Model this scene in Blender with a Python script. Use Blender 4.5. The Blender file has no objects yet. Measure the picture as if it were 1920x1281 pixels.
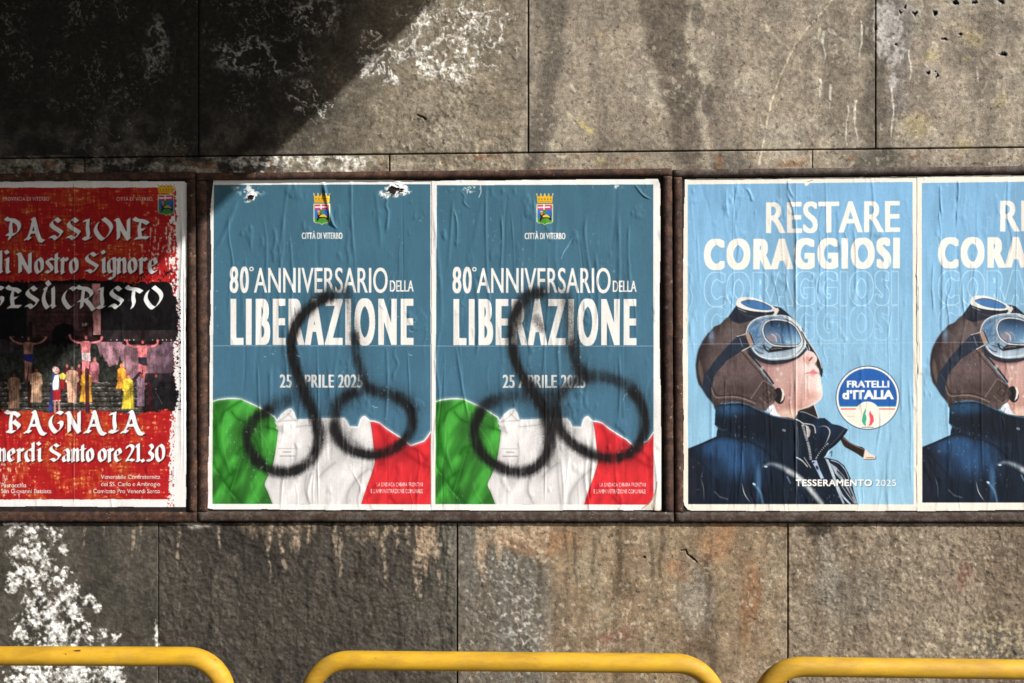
import bpy, math
import numpy as np
from mathutils import Matrix, Vector

# ------------------------------------------------------------------ camera, light, exposure
SC = bpy.context.scene
COL = SC.collection
F = 1330.0                                    # focal length in photo pixels (1920 wide)
CAM = np.array([0.0, -2.18, 1.60])
YAW, ROLL = math.radians(1.27), math.radians(0.28)
fwd = np.array([-math.sin(YAW), math.cos(YAW), 0.0])
rgt = np.array([math.cos(YAW), math.sin(YAW), 0.0])
upv = np.array([0.0, 0.0, 1.0])
rgt, upv = (rgt * math.cos(ROLL) - upv * math.sin(ROLL),
            upv * math.cos(ROLL) + rgt * math.sin(ROLL))
cam = bpy.data.cameras.new('camera')
cam.lens = F / 1920 * 36
cam.sensor_width = 36
cam.clip_end = 500
cam.clip_start = 0.05
camo = bpy.data.objects.new('camera', cam)
COL.objects.link(camo)
camo.matrix_world = Matrix(((rgt[0], upv[0], -fwd[0], CAM[0]), (rgt[1], upv[1], -fwd[1], CAM[1]),
                            (rgt[2], upv[2], -fwd[2], CAM[2]), (0, 0, 0, 1)))
SC.camera = camo

SUN_TO = np.array([1.44, -1.0, 1.35])         # direction towards the sun
world = bpy.data.worlds.new('World')
SC.world = world
world.use_nodes = True
wn = world.node_tree
bg = wn.nodes['Background']
sky = wn.nodes.new('ShaderNodeTexSky')
sky.sky_type = 'NISHITA'
sky.sun_disc = False
sky.sun_elevation = math.asin(SUN_TO[2] / np.linalg.norm(SUN_TO))
sky.sun_rotation = math.atan2(SUN_TO[0], SUN_TO[1])
sky.air_density = 0.8
sky.dust_density = 3.0
sky.ozone_density = 0.6
wn.links.new(sky.outputs[0], bg.inputs[0])
bg.inputs[1].default_value = 0.062
sun = bpy.data.lights.new('sun', 'SUN')
sun.energy = 4.6
sun.angle = math.radians(0.5)
sun.color = (1.0, 0.978, 0.94)
suno = bpy.data.objects.new('sun', sun)
suno.rotation_euler = Vector(SUN_TO).to_track_quat('Z', 'Y').to_euler()
COL.objects.link(suno)
SC.view_settings.view_transform = 'Standard'
SC.view_settings.look = 'None'
SC.view_settings.gamma = 1
SC.view_settings.exposure = 0.67


# ------------------------------------------------------------------ helpers
def W(px, py, y=0.0):
    """point on the vertical plane y that photo pixel (px, py) looks at"""
    px = np.asarray(px, float); py = np.asarray(py, float)
    d = (F * fwd[None, :] + (px.ravel() - 960)[:, None] * rgt[None, :]
         - (py.ravel() - 640.5)[:, None] * upv[None, :])
    t = (np.asarray(y, float).ravel() - CAM[1]) / d[:, 1]
    p = CAM[None, :] + d * t[:, None]
    return p if px.ndim else p[0]


def lin(c):
    c = np.asarray(c, np.float32) / 255.0
    return np.where(c <= 0.04045, c / 12.92, ((c + 0.055) / 1.055) ** 2.4)


def ss(a, b, x):
    t = np.clip((x - a) / (b - a), 0, 1)
    return t * t * (3 - 2 * t)


_tabs = {}


def vn(x, y, seed):
    if seed not in _tabs:
        _tabs[seed] = np.random.default_rng(seed).random((256, 256), dtype=np.float32)
    T = _tabs[seed]
    x = np.asarray(x, np.float32); y = np.asarray(y, np.float32)
    xf = np.floor(x); yf = np.floor(y)
    u = x - xf; v = y - yf
    xi = xf.astype(np.int32) & 255; yi = yf.astype(np.int32) & 255
    x1 = (xi + 1) & 255; y1 = (yi + 1) & 255
    u = u * u * (3 - 2 * u); v = v * v * (3 - 2 * v)
    a = T[yi, xi] * (1 - u) + T[yi, x1] * u
    b = T[y1, xi] * (1 - u) + T[y1, x1] * u
    return a * (1 - v) + b * v


def fbm(x, y, seed, octv=4, gain=0.5):
    s = 0; a = 1; t = 0
    for o in range(octv):
        s = s + a * vn(x * 2 ** o + 17.3 * o, y * 2 ** o + 9.1 * o, seed + o)
        t += a; a *= gain
    return s / t


def fbi(x, y, seed, octv=4, gain=0.5):
    """fbm whose octaves are turned against each other, so no grid shows"""
    s = 0; a = 1; t = 0
    for o in range(octv):
        k = 2 ** o; ca, sa = math.cos(0.7 + 0.9 * o), math.sin(0.7 + 0.9 * o)
        s = s + a * vn((x * ca - y * sa) * k + 17.3 * o, (x * sa + y * ca) * k + 9.1 * o, seed + o)
        t += a; a *= gain
    return s / t


def ridge(x, y, seed, octv=3):
    return 1 - np.abs(2 * fbi(x, y, seed, octv) - 1)


def tag(o, label=None, cat=None, group=None, kind=None):
    if label: o['label'] = label
    if cat: o['category'] = cat
    if group: o['group'] = group
    if kind: o['kind'] = kind
    return o


def empty(name, loc=(0, 0, 0)):
    o = bpy.data.objects.new(name, None)
    o.location = loc
    COL.objects.link(o)
    return o


def link_mesh(name, verts, faces, mat, parent=None, smooth=True, col=None, origin=None, flat=None):
    """verts (n,3) world, faces (m,4) ints"""
    me = bpy.data.meshes.new(name)
    verts = np.asarray(verts, np.float32)
    faces = np.asarray(faces, np.int32)
    if origin is not None:
        verts = verts - np.asarray(origin, np.float32)
    k = faces.shape[1]
    me.vertices.add(len(verts)); me.vertices.foreach_set('co', verts.ravel())
    me.loops.add(faces.size); me.loops.foreach_set('vertex_index', faces.ravel())
    me.polygons.add(len(faces))
    me.polygons.foreach_set('loop_start', np.arange(0, faces.size, k, dtype=np.int32))
    me.polygons.foreach_set('loop_total', np.full(len(faces), k, np.int32))
    me.polygons.foreach_set('use_smooth', np.full(len(faces), smooth, bool) if flat is None else ~flat)
    me.update(calc_edges=True)
    me.validate()
    if col is not None:
        a = me.color_attributes.new('print', 'FLOAT_COLOR', 'POINT')
        rgba = np.ones((len(verts), 4), np.float32)
        rgba[:, :3] = col
        a.data.foreach_set('color', rgba.ravel())
    me.materials.append(mat)
    o = bpy.data.objects.new(name, me)
    if origin is not None and parent is None:
        o.location = origin
    COL.objects.link(o)
    if parent is not None:
        o.parent = parent
    return o


def grid_faces(ny, nx, keep=None):
    idx = np.arange(ny * nx, dtype=np.int32).reshape(ny, nx)
    q = np.stack([idx[:-1, :-1], idx[1:, :-1], idx[1:, 1:], idx[:-1, 1:]], -1)
    if keep is not None:
        k = keep[:-1, :-1] & keep[1:, :-1] & keep[1:, 1:] & keep[:-1, 1:]
        q = q[k]
    return q.reshape(-1, 4)


def rim(ny, nx):
    m = np.zeros((ny - 1, nx - 1), bool)
    m[0] = m[-1] = True; m[:, 0] = m[:, -1] = True
    return m.ravel()


def compact(v, f, c):
    used = np.zeros(len(v), bool); used[f.ravel()] = True
    m = np.cumsum(used) - 1
    return v[used], m[f], (c[used] if c is not None else None)


# ------------------------------------------------------------------ materials
def new_mat(name):
    m = bpy.data.materials.new(name)
    m.use_nodes = True
    return m, m.node_tree, m.node_tree.nodes['Principled BSDF']


def noise(nt, scale, detail=4, rough=0.6, coord='Object', vec=None):
    n = nt.nodes.new('ShaderNodeTexNoise')
    n.inputs['Scale'].default_value = scale
    n.inputs['Detail'].default_value = detail
    n.inputs['Roughness'].default_value = rough
    if vec is None:
        tc = nt.nodes.new('ShaderNodeTexCoord')
        vec = tc.outputs[coord]
    nt.links.new(vec, n.inputs['Vector'])
    return n


def ramp(nt, src, stops):
    r = nt.nodes.new('ShaderNodeValToRGB')
    e = r.color_ramp.elements
    while len(e) < len(stops): e.new(0.5)
    for i, (p, c) in enumerate(stops):
        e[i].position = p
        e[i].color = (*c, 1) if not np.isscalar(c) else (c, c, c, 1)
    nt.links.new(src, r.inputs[0])
    return r


def mult(nt, a, b, fac=1.0, mode='MULTIPLY'):
    m = nt.nodes.new('ShaderNodeMix')
    m.data_type = 'RGBA'; m.blend_type = mode
    m.inputs[0].default_value = fac
    nt.links.new(a, m.inputs[6]); nt.links.new(b, m.inputs[7])
    return m.outputs[2]


def bump(nt, bsdf, src, strength, dist, prev=None):
    b = nt.nodes.new('ShaderNodeBump')
    b.inputs['Strength'].default_value = strength
    b.inputs['Distance'].default_value = dist
    nt.links.new(src, b.inputs['Height'])
    if prev is not None: nt.links.new(prev.outputs[0], b.inputs['Normal'])
    nt.links.new(b.outputs[0], bsdf.inputs['Normal'])
    return b


def concrete_mat():
    m, nt, p = new_mat('weathered_concrete')
    at = nt.nodes.new('ShaderNodeAttribute'); at.attribute_name = 'print'
    n = noise(nt, 420, 5, 0.75)
    r = ramp(nt, n.outputs['Fac'], [(0.3, 0.55), (0.5, 1.0), (0.7, 1.45)])
    c = mult(nt, at.outputs['Color'], r.outputs[0])
    ng = noise(nt, 170, 3, 0.65)
    rg = ramp(nt, ng.outputs['Fac'], [(0.33, 0.78), (0.5, 1.0), (0.67, 1.22)])
    c = mult(nt, c, rg.outputs[0])
    # scattered pale grit and dark pores of the aggregate
    nv = nt.nodes.new('ShaderNodeTexVoronoi'); nv.inputs['Scale'].default_value = 95
    tc = nt.nodes.new('ShaderNodeTexCoord'); nt.links.new(tc.outputs['Object'], nv.inputs['Vector'])
    rv = ramp(nt, nv.outputs['Distance'], [(0.10, 1.0), (0.2, 0.0)])
    sep = nt.nodes.new('ShaderNodeSeparateColor'); nt.links.new(nv.outputs['Color'], sep.inputs[0])
    rs = ramp(nt, sep.outputs[0], [(0.0, (0.35, 0.35, 0.35)), (0.18, (0.5, 0.5, 0.5)), (0.2, (1.0, 1.0, 1.0)), (0.84, (1.0, 1.0, 1.0)), (0.88, (1.9, 1.85, 1.75))])
    mg = nt.nodes.new('ShaderNodeMix'); mg.data_type = 'RGBA'; mg.blend_type = 'MULTIPLY'
    nt.links.new(rv.outputs[0], mg.inputs[0]); nt.links.new(c, mg.inputs[6]); nt.links.new(rs.outputs[0], mg.inputs[7])
    c = mg.outputs[2]
    nt.links.new(c, p.inputs['Base Color'])
    p.inputs['Roughness'].default_value = 0.92
    p.inputs['Specular IOR Level'].default_value = 0.2
    n2 = noise(nt, 210, 6, 0.75)
    bump(nt, p, n2.outputs['Fac'], 0.65, 0.003)
    return m


def poster_mat():
    m, nt, p = new_mat('printed_paper')
    at = nt.nodes.new('ShaderNodeAttribute'); at.attribute_name = 'print'
    n = noise(nt, 500, 3, 0.6)
    r = ramp(nt, n.outputs['Fac'], [(0.3, 0.9), (0.7, 1.08)])
    c = mult(nt, at.outputs['Color'], r.outputs[0])
    nt.links.new(c, p.inputs['Base Color'])
    p.inputs['Roughness'].default_value = 0.55
    p.inputs['Specular IOR Level'].default_value = 0.1
    tc = nt.nodes.new('ShaderNodeTexCoord')
    mp = nt.nodes.new('ShaderNodeMapping')
    mp.inputs['Scale'].default_value = (1, 1, 0.12)
    nt.links.new(tc.outputs['Object'], mp.inputs[0])
    n2 = noise(nt, 190, 3, 0.6, vec=mp.outputs[0])
    bump(nt, p, n2.outputs['Fac'], 0.22, 0.002)
    return m


def rust_mat(name, dark, mid, light, pale):
    m, nt, p = new_mat(name)
    n = noise(nt, 45, 6, 0.7)
    r = ramp(nt, n.outputs['Fac'], [(0.3, dark), (0.48, mid), (0.62, light), (0.8, mid)])
    n2 = noise(nt, 150, 5, 0.75)
    r2 = ramp(nt, n2.outputs['Fac'], [(0.3, 0.45), (0.5, 1.0), (0.68, 1.5)])
    c = mult(nt, r.outputs[0], r2.outputs[0])
    n3 = noise(nt, 60, 6, 0.75)
    r3 = ramp(nt, n3.outputs['Fac'], [(0.62, 0.0), (0.66, 1.0)])
    mx = nt.nodes.new('ShaderNodeMix'); mx.data_type = 'RGBA'
    nt.links.new(r3.outputs[0], mx.inputs[0]); nt.links.new(c, mx.inputs[6])
    mx.inputs[7].default_value = (*pale, 1)
    nt.links.new(mx.outputs[2], p.inputs['Base Color'])
    p.inputs['Roughness'].default_value = 0.8
    p.inputs['Specular IOR Level'].default_value = 0.3
    n4 = noise(nt, 320, 5, 0.7)
    bump(nt, p, n4.outputs['Fac'], 0.7, 0.002)
    return m


def yellow_mat():
    m, nt, p = new_mat('yellow_enamel')
    n = noise(nt, 9, 5, 0.65)
    r = ramp(nt, n.outputs['Fac'], [(0.3, tuple(lin((176, 134, 38)))), (0.6, tuple(lin((190, 148, 32)))), (0.8, tuple(lin((180, 142, 54))))])
    n2 = noise(nt, 130, 6, 0.75)
    r2 = ramp(nt, n2.outputs['Fac'], [(0.27, 0.35), (0.36, 1.0)])
    c = mult(nt, r.outputs[0], r2.outputs[0])
    n3 = noise(nt, 34, 4, 0.6)
    r3 = ramp(nt, n3.outputs['Fac'], [(0.52, 0.0), (0.8, 0.3)])
    mx = nt.nodes.new('ShaderNodeMix'); mx.data_type = 'RGBA'
    nt.links.new(r3.outputs[0], mx.inputs[0]); nt.links.new(c, mx.inputs[6])
    mx.inputs[7].default_value = (*lin((150, 125, 85)), 1)
    # knocks through the paint, scuffs lengthwise and soot in the pores
    mp = nt.nodes.new('ShaderNodeMapping'); mp.inputs['Scale'].default_value = (0.25, 1, 1)
    tc = nt.nodes.new('ShaderNodeTexCoord'); nt.links.new(tc.outputs['Object'], mp.inputs[0])
    n5 = noise(nt, 48, 6, 0.72, vec=mp.outputs[0])
    r5 = ramp(nt, n5.outputs['Fac'], [(0.655, 0.0), (0.675, 1.0)])
    m5 = nt.nodes.new('ShaderNodeMix'); m5.data_type = 'RGBA'
    nt.links.new(r5.outputs[0], m5.inputs[0]); nt.links.new(mx.outputs[2], m5.inputs[6])
    m5.inputs[7].default_value = (*lin((84, 58, 38)), 1)
    n6 = noise(nt, 22, 6, 0.7, vec=mp.outputs[0])
    r6 = ramp(nt, n6.outputs['Fac'], [(0.35, 0.72), (0.6, 1.05)])
    nt.links.new(mult(nt, m5.outputs[2], r6.outputs[0]), p.inputs['Base Color'])
    p.inputs['Roughness'].default_value = 0.62
    p.inputs['Specular IOR Level'].default_value = 0.3
    n4 = noise(nt, 230, 5, 0.65)
    bump(nt, p, n4.outputs['Fac'], 0.3, 0.0014)
    return m


def plain_mat(name, c0, c1, scale, bdist=0.01):
    m, nt, p = new_mat(name)
    n = noise(nt, scale, 6, 0.65)
    r = ramp(nt, n.outputs['Fac'], [(0.3, c0), (0.7, c1)])
    nt.links.new(r.outputs[0], p.inputs['Base Color'])
    p.inputs['Roughness'].default_value = 0.9
    n2 = noise(nt, scale * 6, 5, 0.7)
    bump(nt, p, n2.outputs['Fac'], 0.6, bdist)
    return m


M_CONC = concrete_mat()
M_POST = poster_mat()
M_RUST = rust_mat('rusted_steel', tuple(lin((30, 20, 17))), tuple(lin((58, 40, 32))), tuple(lin((84, 58, 45))), tuple(lin((132, 114, 96))))
M_RUSTG = rust_mat('rusted_grey_steel', tuple(lin((36, 27, 23))), tuple(lin((64, 51, 43))), tuple(lin((82, 76, 70))), tuple(lin((136, 126, 114))))
M_BACK = rust_mat('dark_sheet_steel', tuple(lin((18, 15, 15))), tuple(lin((34, 27, 26))), tuple(lin((48, 38, 36))), tuple(lin((80, 72, 66))))
M_YEL = yellow_mat()
M_PAVE = plain_mat('worn_asphalt', (0.07, 0.068, 0.064), (0.15, 0.145, 0.135), 14)
M_DECK = plain_mat('deck_concrete', (0.09, 0.085, 0.078), (0.18, 0.17, 0.155), 3)


def box_mesh(b, x0, x1, y0, y1, z0, z1):
    v = [(x, y, z) for x in (x0, x1) for y in (y0, y1) for z in (z0, z1)]
    f = [(0, 1, 3, 2), (4, 6, 7, 5), (0, 4, 5, 1), (2, 3, 7, 6), (0, 2, 6, 4), (1, 5, 7, 3)]
    n = len(b[0])
    b[0].extend(v); b[1].extend([tuple(i + n for i in q) for q in f])


def box(name, dims, mat, parent=None, bevel=0.0):
    b = ([], [])
    box_mesh(b, *dims)
    o = link_mesh(name, b[0], b[1], mat, parent, smooth=False)
    if bevel:
        m = o.modifiers.new('bevel', 'BEVEL'); m.width = bevel; m.segments = 2
    return o


# ------------------------------------------------------------------ ground and overhead deck (both out of the picture)
tag(box('pavement', (-60, 60, -60, 6, -0.3, 0.0), M_PAVE), kind='structure')
# the bridge the wall carries: its edge throws the slanting shadow on the wall
tag(box('bridge_deck', (-9, 1.16, -11, 0.9, 4.00, 4.8), M_DECK), kind='structure')


# ------------------------------------------------------------------ the concrete wall
def blob(X, Y, cx, cy, rx, ry, soft=0.5):
    d = np.sqrt(((X - cx) / rx) ** 2 + ((Y - cy) / ry) ** 2)
    return 1 - ss(1 - soft, 1 + soft * 0.4, d)


def drip(X, Y, x, y0, y1, w, seed, fade=0.45):
    xc = x + 9 * (vn(Y / 26, 0 * Y + seed * 3.1, 300 + seed) - 0.5)
    t = np.clip((Y - y0) / (y1 - y0), 0, 1)
    ww = 0.8 * w * (1 - 0.65 * t) * (0.6 + 0.8 * vn(Y / 11, 0 * Y + seed, 340 + seed))
    m = (1 - ss(0.5, 1.15, np.abs(X - xc) / ww)) * (Y >= y0 - 2) * (1 - ss(1 - fade, 1, t))
    return m


def mixc(c, col, m):
    return c + (np.asarray(col, np.float32) - c) * m[..., None]


EFF = [(25, 992, 20), (60, 988, 30), (98, 1000, 16), (40, 1030, 26), (70, 1040, 32), (85, 1065, 26), (55, 1075, 24),
       (118, 1032, 13), (110, 1085, 26), (130, 1112, 20), (80, 1118, 30), (60, 1130, 20), (100, 1140, 32), (140, 1150, 25),
       (165, 1128, 15), (182, 1142, 12), (60, 1168, 32), (110, 1180, 34), (150, 1190, 26), (40, 1185, 22), (195, 1190, 12),
       (216, 1195, 10), (20, 1095, 18), (120, 1215, 40), (60, 1262, 60), (140, 1262, 60), (205, 1262, 42), (-60, 1010, 40)]
TAN = [(505, 978, 1110, 5), (530, 978, 1110, 8), (556, 978, 1050, 13), (580, 985, 1030, 6), (630, 978, 1065, 8),
       (638, 1000, 1110, 6), (684, 978, 1012, 6), (722, 985, 1125, 8), (742, 978, 1055, 7), (700, 978, 1040, 9),
       (778, 1030, 1180, 7), (791, 1040, 1160, 7), (820, 1020, 1115, 9), (764, 978, 1040, 9), (896, 985, 1085, 10),
       (250, 983, 1060, 6), (262, 978, 1045, 5), (335, 978, 1110, 6), (413, 985, 1040, 6), (155, 978, 1050, 4), (198, 978, 1020, 3), (475, 978, 1020, 6)]
HOLES = [(1720, 26, 6, 5), (1753, 25, 7, 5), (1790, 5, 6, 5), (1826, 4, 6, 6), (1876, 3, 7, 5), (1742, 135, 6, 4), (1756, 141, 3, 8),
         (1879, 100, 7, 4), (1700, 14, 5, 4), (1799, 63, 4, 3), (1770, 75, 4, 3), (1677, 82, 3, 3), (1644, 51, 4, 7), (1692, 25, 3, 3),
         (1205, 1045, 4, 4)]


def concrete(X, Y):
    """colour (0..255, as it shows in sun) and relief (mm) of the wall at photo pixel (X, Y)"""
    n1 = fbi(X / 95, Y / 95, 11); n2 = fbi(X / 24, Y / 24, 21, 4); n3 = fbi(X / 5.5, Y / 5.5, 31, 3)
    n4 = fbm(X / 60, Y / 140, 41)
    wx = X + 46 * (fbi(X / 60, Y / 60, 51) - 0.5) + 12 * (n2 - 0.5)
    wy = Y + 46 * (fbi(X / 60, Y / 60, 61) - 0.5) + 12 * (n3 - 0.5)
    rough = 0.16 + 0 * X
    up = (Y < 650)
    # upper half
    c = np.zeros(X.shape + (3,), np.float32) + np.array((149, 137, 121), np.float32)
    c = mixc(c, (153, 146, 132), ss(0.5, 0.75, n1) * 0.8)
    c = mixc(c, (112, 105, 95), ss(0.5, 0.25, n1) * 0.7)
    c = mixc(c, (144, 134, 116), ss(0.45, 0.7, n4) * 0.4)
    # old mortar skim: rougher brown field between the two joints
    f1 = ss(480, 560, wx) * (1 - ss(960, 985, X))
    c = mixc(c, (121, 111, 95), f1 * 0.75)
    rough = rough + 0.9 * f1 * ss(0.35, 0.65, n1)
    c = mixc(c, (150, 140, 122), blob(wx, wy, 800, 190, 90, 22) * 0.6)
    c = mixc(c, (150, 142, 126), blob(wx, wy, 850, 250, 60, 40) * 0.45)
    # stain bands
    def band(pts, w, col, a, soft=0.5):
        nonlocal c
        ys = [p[1] for p in pts]; xs = [p[0] for p in pts]
        xc = np.interp(Y, ys, xs)
        m = (1 - ss(1 - soft, 1 + soft, np.abs(wx - xc) / w)) * ((Y > ys[0] - 1) & (Y < ys[-1]))
        c = mixc(c, col, m * a)
    if up.any():
        c = mixc(c, (108, 99, 89), ss(0.5, 0.7, fbm(X / 42, Y / 330, 145, 4)) * (X > 985) * 0.55)
        c = mixc(c, (158, 148, 132), ss(0.56, 0.72, fbm(X / 30, Y / 260, 149, 4)) * (X > 985) * 0.4)
        band([(1050, -400), (1050, 60), (1035, 130), (1018, 220), (1008, 322)], 21, (94, 87, 78), 0.8, 0.5)
        band([(1245, -400), (1240, 60), (1265, 150), (1285, 230), (1300, 322)], 38, (97, 88, 78), 0.85, 0.22)
        band([(1300, -400), (1305, 0), (1296, 60), (1318, 150), (1325, 240), (1322, 322)], 11, (166, 156, 139), 0.75, 0.6)
        c = mixc(c, (92, 85, 77), blob(wx * 0.3 + X * 0.7, wy * 0.3 + Y * 0.7, 1327, 186, 12, 32, 0.2) * 0.8)
        c = mixc(c, (92, 85, 77), blob(wx * 0.3 + X * 0.7, wy * 0.3 + Y * 0.7, 1308, 28, 14, 34, 0.25) * 0.7)
        band([(1648, -400), (1648, 30), (1642, 160), (1646, 300)], 26, (96, 89, 79), 0.85, 0.6)
        band([(1690, -400), (1690, 60), (1688, 220)], 20, (104, 99, 96), 0.65, 0.7)
        band([(1570, -400), (1575, 150), (1580, 290)], 20, (104, 95, 84), 0.5, 0.8)
        c = mixc(c, (82, 78, 70), blob(wx, wy, 1640, 300, 62, 26) * 0.8)
        c = mixc(c, (98, 92, 86), blob(wx, wy, 1375, 310, 60, 20) * 0.6)
        # lichen-yellow patches
        for bx, by, br in ((1722, 232, 34), (1822, 70, 20), (1882, 192, 16), (1748, 105, 16), (1810, 110, 9), (1800, 262, 18), (1128, 65, 10), (1133, 305, 14)):
            c = mixc(c, (166, 152, 112), blob(wx, wy, bx, by, br, br, 0.7) * 0.6)
        # black crust over the left end, deepened to paint the bridge shadow darker
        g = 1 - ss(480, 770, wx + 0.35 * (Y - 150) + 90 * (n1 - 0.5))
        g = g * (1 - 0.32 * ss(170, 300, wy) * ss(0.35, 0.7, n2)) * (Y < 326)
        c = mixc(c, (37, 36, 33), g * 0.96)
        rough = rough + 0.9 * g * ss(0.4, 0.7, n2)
        # lime bloom, crackled
        rv = ridge(wx / 30, wy / 30, 71, 4)
        rv2 = ridge(X / 13, Y / 13, 75, 3)
        zone = np.maximum.reduce([blob(wx, wy, 850, 70, 125, 95, 0.35), blob(wx, wy, 730, 110, 60, 60, 0.5) * 0.9,
                                  blob(wx, wy, 500, 110, 130, 60, 0.6) * 0.42, blob(wx, wy, 590, 190, 60, 40, 0.6) * 0.6,
                                  blob(wx, wy, 290, 90, 30, 90, 0.5) * 0.35, blob(wx, wy, 580, 25, 60, 40, 0.6) * 0.45])
        fine = ss(0.36, 0.56, fbi(X / 4.2, Y / 4.2, 79, 3))
        rv = ridge(wx / 48, wy / 48, 71, 5); rv2 = ridge(wx / 24, wy / 24, 75, 4)
        clump = ss(0.56, 0.68, fbi(X / 11, Y / 11, 77, 4, 0.6)) * ss(0.3, 0.9, zone)
        web = np.maximum(ss(0.91, 0.965, rv), 0.9 * ss(0.93, 0.975, rv2))
        m = np.clip(web * (0.25 + 0.9 * fine) + 0.28 * clump * fine, 0, 1) * ss(0.12, 0.6, zone)
        # hair-fine crackle over the whole blackened left end
        cr = ss(0.9, 0.965, ridge(wx / 13, wy / 13, 83, 4)) * g * ss(0.42, 0.62, fbi(X / 55, Y / 55, 89)) * fine
        c = mixc(c, (150, 146, 138), np.clip(cr, 0, 1) * 0.6)
        led = ((Y > 293) & (Y < 326)) * (1 - ss(640, 790, X)) * (0.4 + 0.6 * ss(380, 520, X))
        m = np.maximum(m, led * ss(0.50, 0.62, n2 * 0.6 + fbm(X / 12, Y / 7, 81, 3) * 0.5) * (0.3 + 0.75 * fine))
        c = mixc(c, (226, 223, 215), np.clip(m, 0, 1) * 0.92)
        rough = rough + 0.5 * m
        # rust-brown tint and pale patches along the ledge
        led2 = ((Y > 291) & (Y < 326))
        c = mixc(c, (120, 84, 60), led2 * ss(0.62, 0.74, fbm(X / 30, Y / 14, 85)) * 0.55)
        c = mixc(c, (160, 150, 128), led2 * ss(0.55, 0.75, fbm(X / 60, Y / 20, 87)) * 0.5)
        # crust and runs near the right joint
        zone = np.maximum.reduce([blob(wx, wy, 1662, 40, 22, 70), blob(wx, wy, 1680, 95, 18, 30), blob(wx, wy, 1682, 150, 12, 22)])
        m = ss(0.6, 0.85, ridge(X / 10, Y / 12, 91, 3) * 0.6 + zone * 0.4) * ss(0.1, 0.5, zone)
        c = mixc(c, (186, 182, 180), m * 0.7)
        for xx, y0, y1, w, sd in ((1606, 190, 285, 2.6, 1), (1614, 40, 130, 2.4, 2), (1672, 160, 290, 2.2, 3), (1556, 160, 215, 2.4, 4), (1589, 200, 285, 1.8, 5),
                                  (1536, 150, 195, 3.4, 6), (1545, 60, 130, 3, 7), (1705, 95, 180, 2, 8), (1832, 128, 160, 1.6, 9)):
            c = mixc(c, (200, 194, 180), drip(X, Y, xx, y0, y1, w * 1.25, sd) * 0.95)
        # long thin scratch
        sx = np.interp(Y, [-60, 0, 40, 90, 150, 220, 300], [1610, 1560, 1525, 1487, 1459, 1440, 1426])
        m = (1 - ss(0.9, 2.4, np.abs(X - sx + 5 * (n2 - 0.5)))) * (Y < 312) * ss(0.25, 0.45, fbi(X / 7, Y / 7, 95, 2))
        c = mixc(c, (204, 192, 166), m * 0.9)
        # scraped sliver
        def sliver(x0, y0, x1, y1, w, col):
            nonlocal c
            t = np.clip(((X - x0) * (x1 - x0) + (Y - y0) * (y1 - y0)) / ((x1 - x0) ** 2 + (y1 - y0) ** 2), 0, 1)
            d = np.hypot(X - x0 - t * (x1 - x0), Y - y0 - t * (y1 - y0))
            c = mixc(c, col, (1 - ss(0.5, 1.1, d / (w * (0.4 + np.sin(np.pi * t)) * (0.7 + 0.6 * n3)))) * 0.85)
        sliver(1062, 208, 1078, 232, 4, (176, 168, 146)); sliver(1082, 226, 1116, 254, 4.5, (176, 160, 112))
        sliver(1540, 46, 1533, 74, 2.6, (184, 174, 154)); sliver(1435, 40, 1442, 66, 3.5, (170, 160, 140)); sliver(1532, 150, 1534, 168, 2.2, (182, 172, 152))
        sliver(1070, 158, 1078, 172, 3, (190, 184, 168)); sliver(1044, 294, 1062, 292, 3, (176, 168, 150))
    # lower half
    lo = ~up
    if lo.any():
        d = np.zeros_like(c) + np.array((132, 119, 102), np.float32)
        k = ss(1440, 1500, X)
        d = mixc(d, (135, 117, 94), ss(1000, 1060, wx) * (1 - k))
        d = mixc(d, (106, 101, 92), (1 - ss(980, 1050, wx)))
        d = mixc(d, (64, 59, 53), (1 - ss(790, 860, wx)) * (X < 858) * 0.95)
        d = mixc(d, (42, 38, 35), (X > 298) * blob(wx, wy, 470, 1010, 120, 90, 0.9) * 0.7)
        d = mixc(d, (84, 80, 72), (X < 857) * blob(wx, wy, 790, 1180, 110, 120, 0.9) * 0.6)
        d = mixc(d, (80, 75, 67), (X < 298) * 0.9)
        d = mixc(d, (58, 55, 49), (X < 298) * ss(0.45, 0.7, fbi(X / 40, Y / 40, 101)) * 0.7)
        d = mixc(d, (76, 71, 63), (X > 298) * (X < 858) * ss(0.5, 0.75, n4) * 0.6)
        d = mixc(d, (92, 76, 60), ss(1010, 1100, wx) * ss(0.5, 0.72, fbm(X / 34, Y / 210, 143, 4)) * 0.65 * (1 - 0.6 * k))
        d = mixc(d, (150, 138, 116), ss(1000, 1060, wx) * ss(0.55, 0.75, fbm(X / 34, Y / 60, 105)) * 0.5)
        d = mixc(d, (100, 86, 72), ss(0.5, 0.68, fbm(X / 48, Y / 420, 157, 4)) * (X > 857) * 0.5)
        d = mixc(d, (146, 108, 78), np.maximum.reduce([blob(wx, wy, 1340, 1010, 50, 50), blob(wx, wy, 1402, 1130, 22, 90), blob(wx, wy, 1270, 1070, 25, 16), blob(wx, wy, 1010, 1010, 80, 26)]) * 0.6)
        d = mixc(d, (112, 72, 62), np.maximum(blob(wx, wy, 1150, 1195, 50, 15), blob(wx, wy, 1810, 1085, 8, 28)) * 0.45)
        d = mixc(d, (152, 148, 138), np.maximum(blob(wx, wy, 1300, 1120, 38, 80), blob(wx, wy, 1555, 1070, 26, 90)) * 0.5)
        d = mixc(d, (92, 90, 84), np.maximum(blob(wx, wy, 1600, 1110, 80, 60), blob(wx, wy, 1870, 1210, 70, 40)) * 0.4)
        d = mixc(d, (178, 164, 130), blob(wx, wy, 1875, 1205, 70, 60, 0.7) * ss(0.4, 0.6, n3) * 0.6)
        d = mixc(d, (50, 44, 36), blob(wx, wy, 1545, 990, 34, 16) * 0.8)
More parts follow.
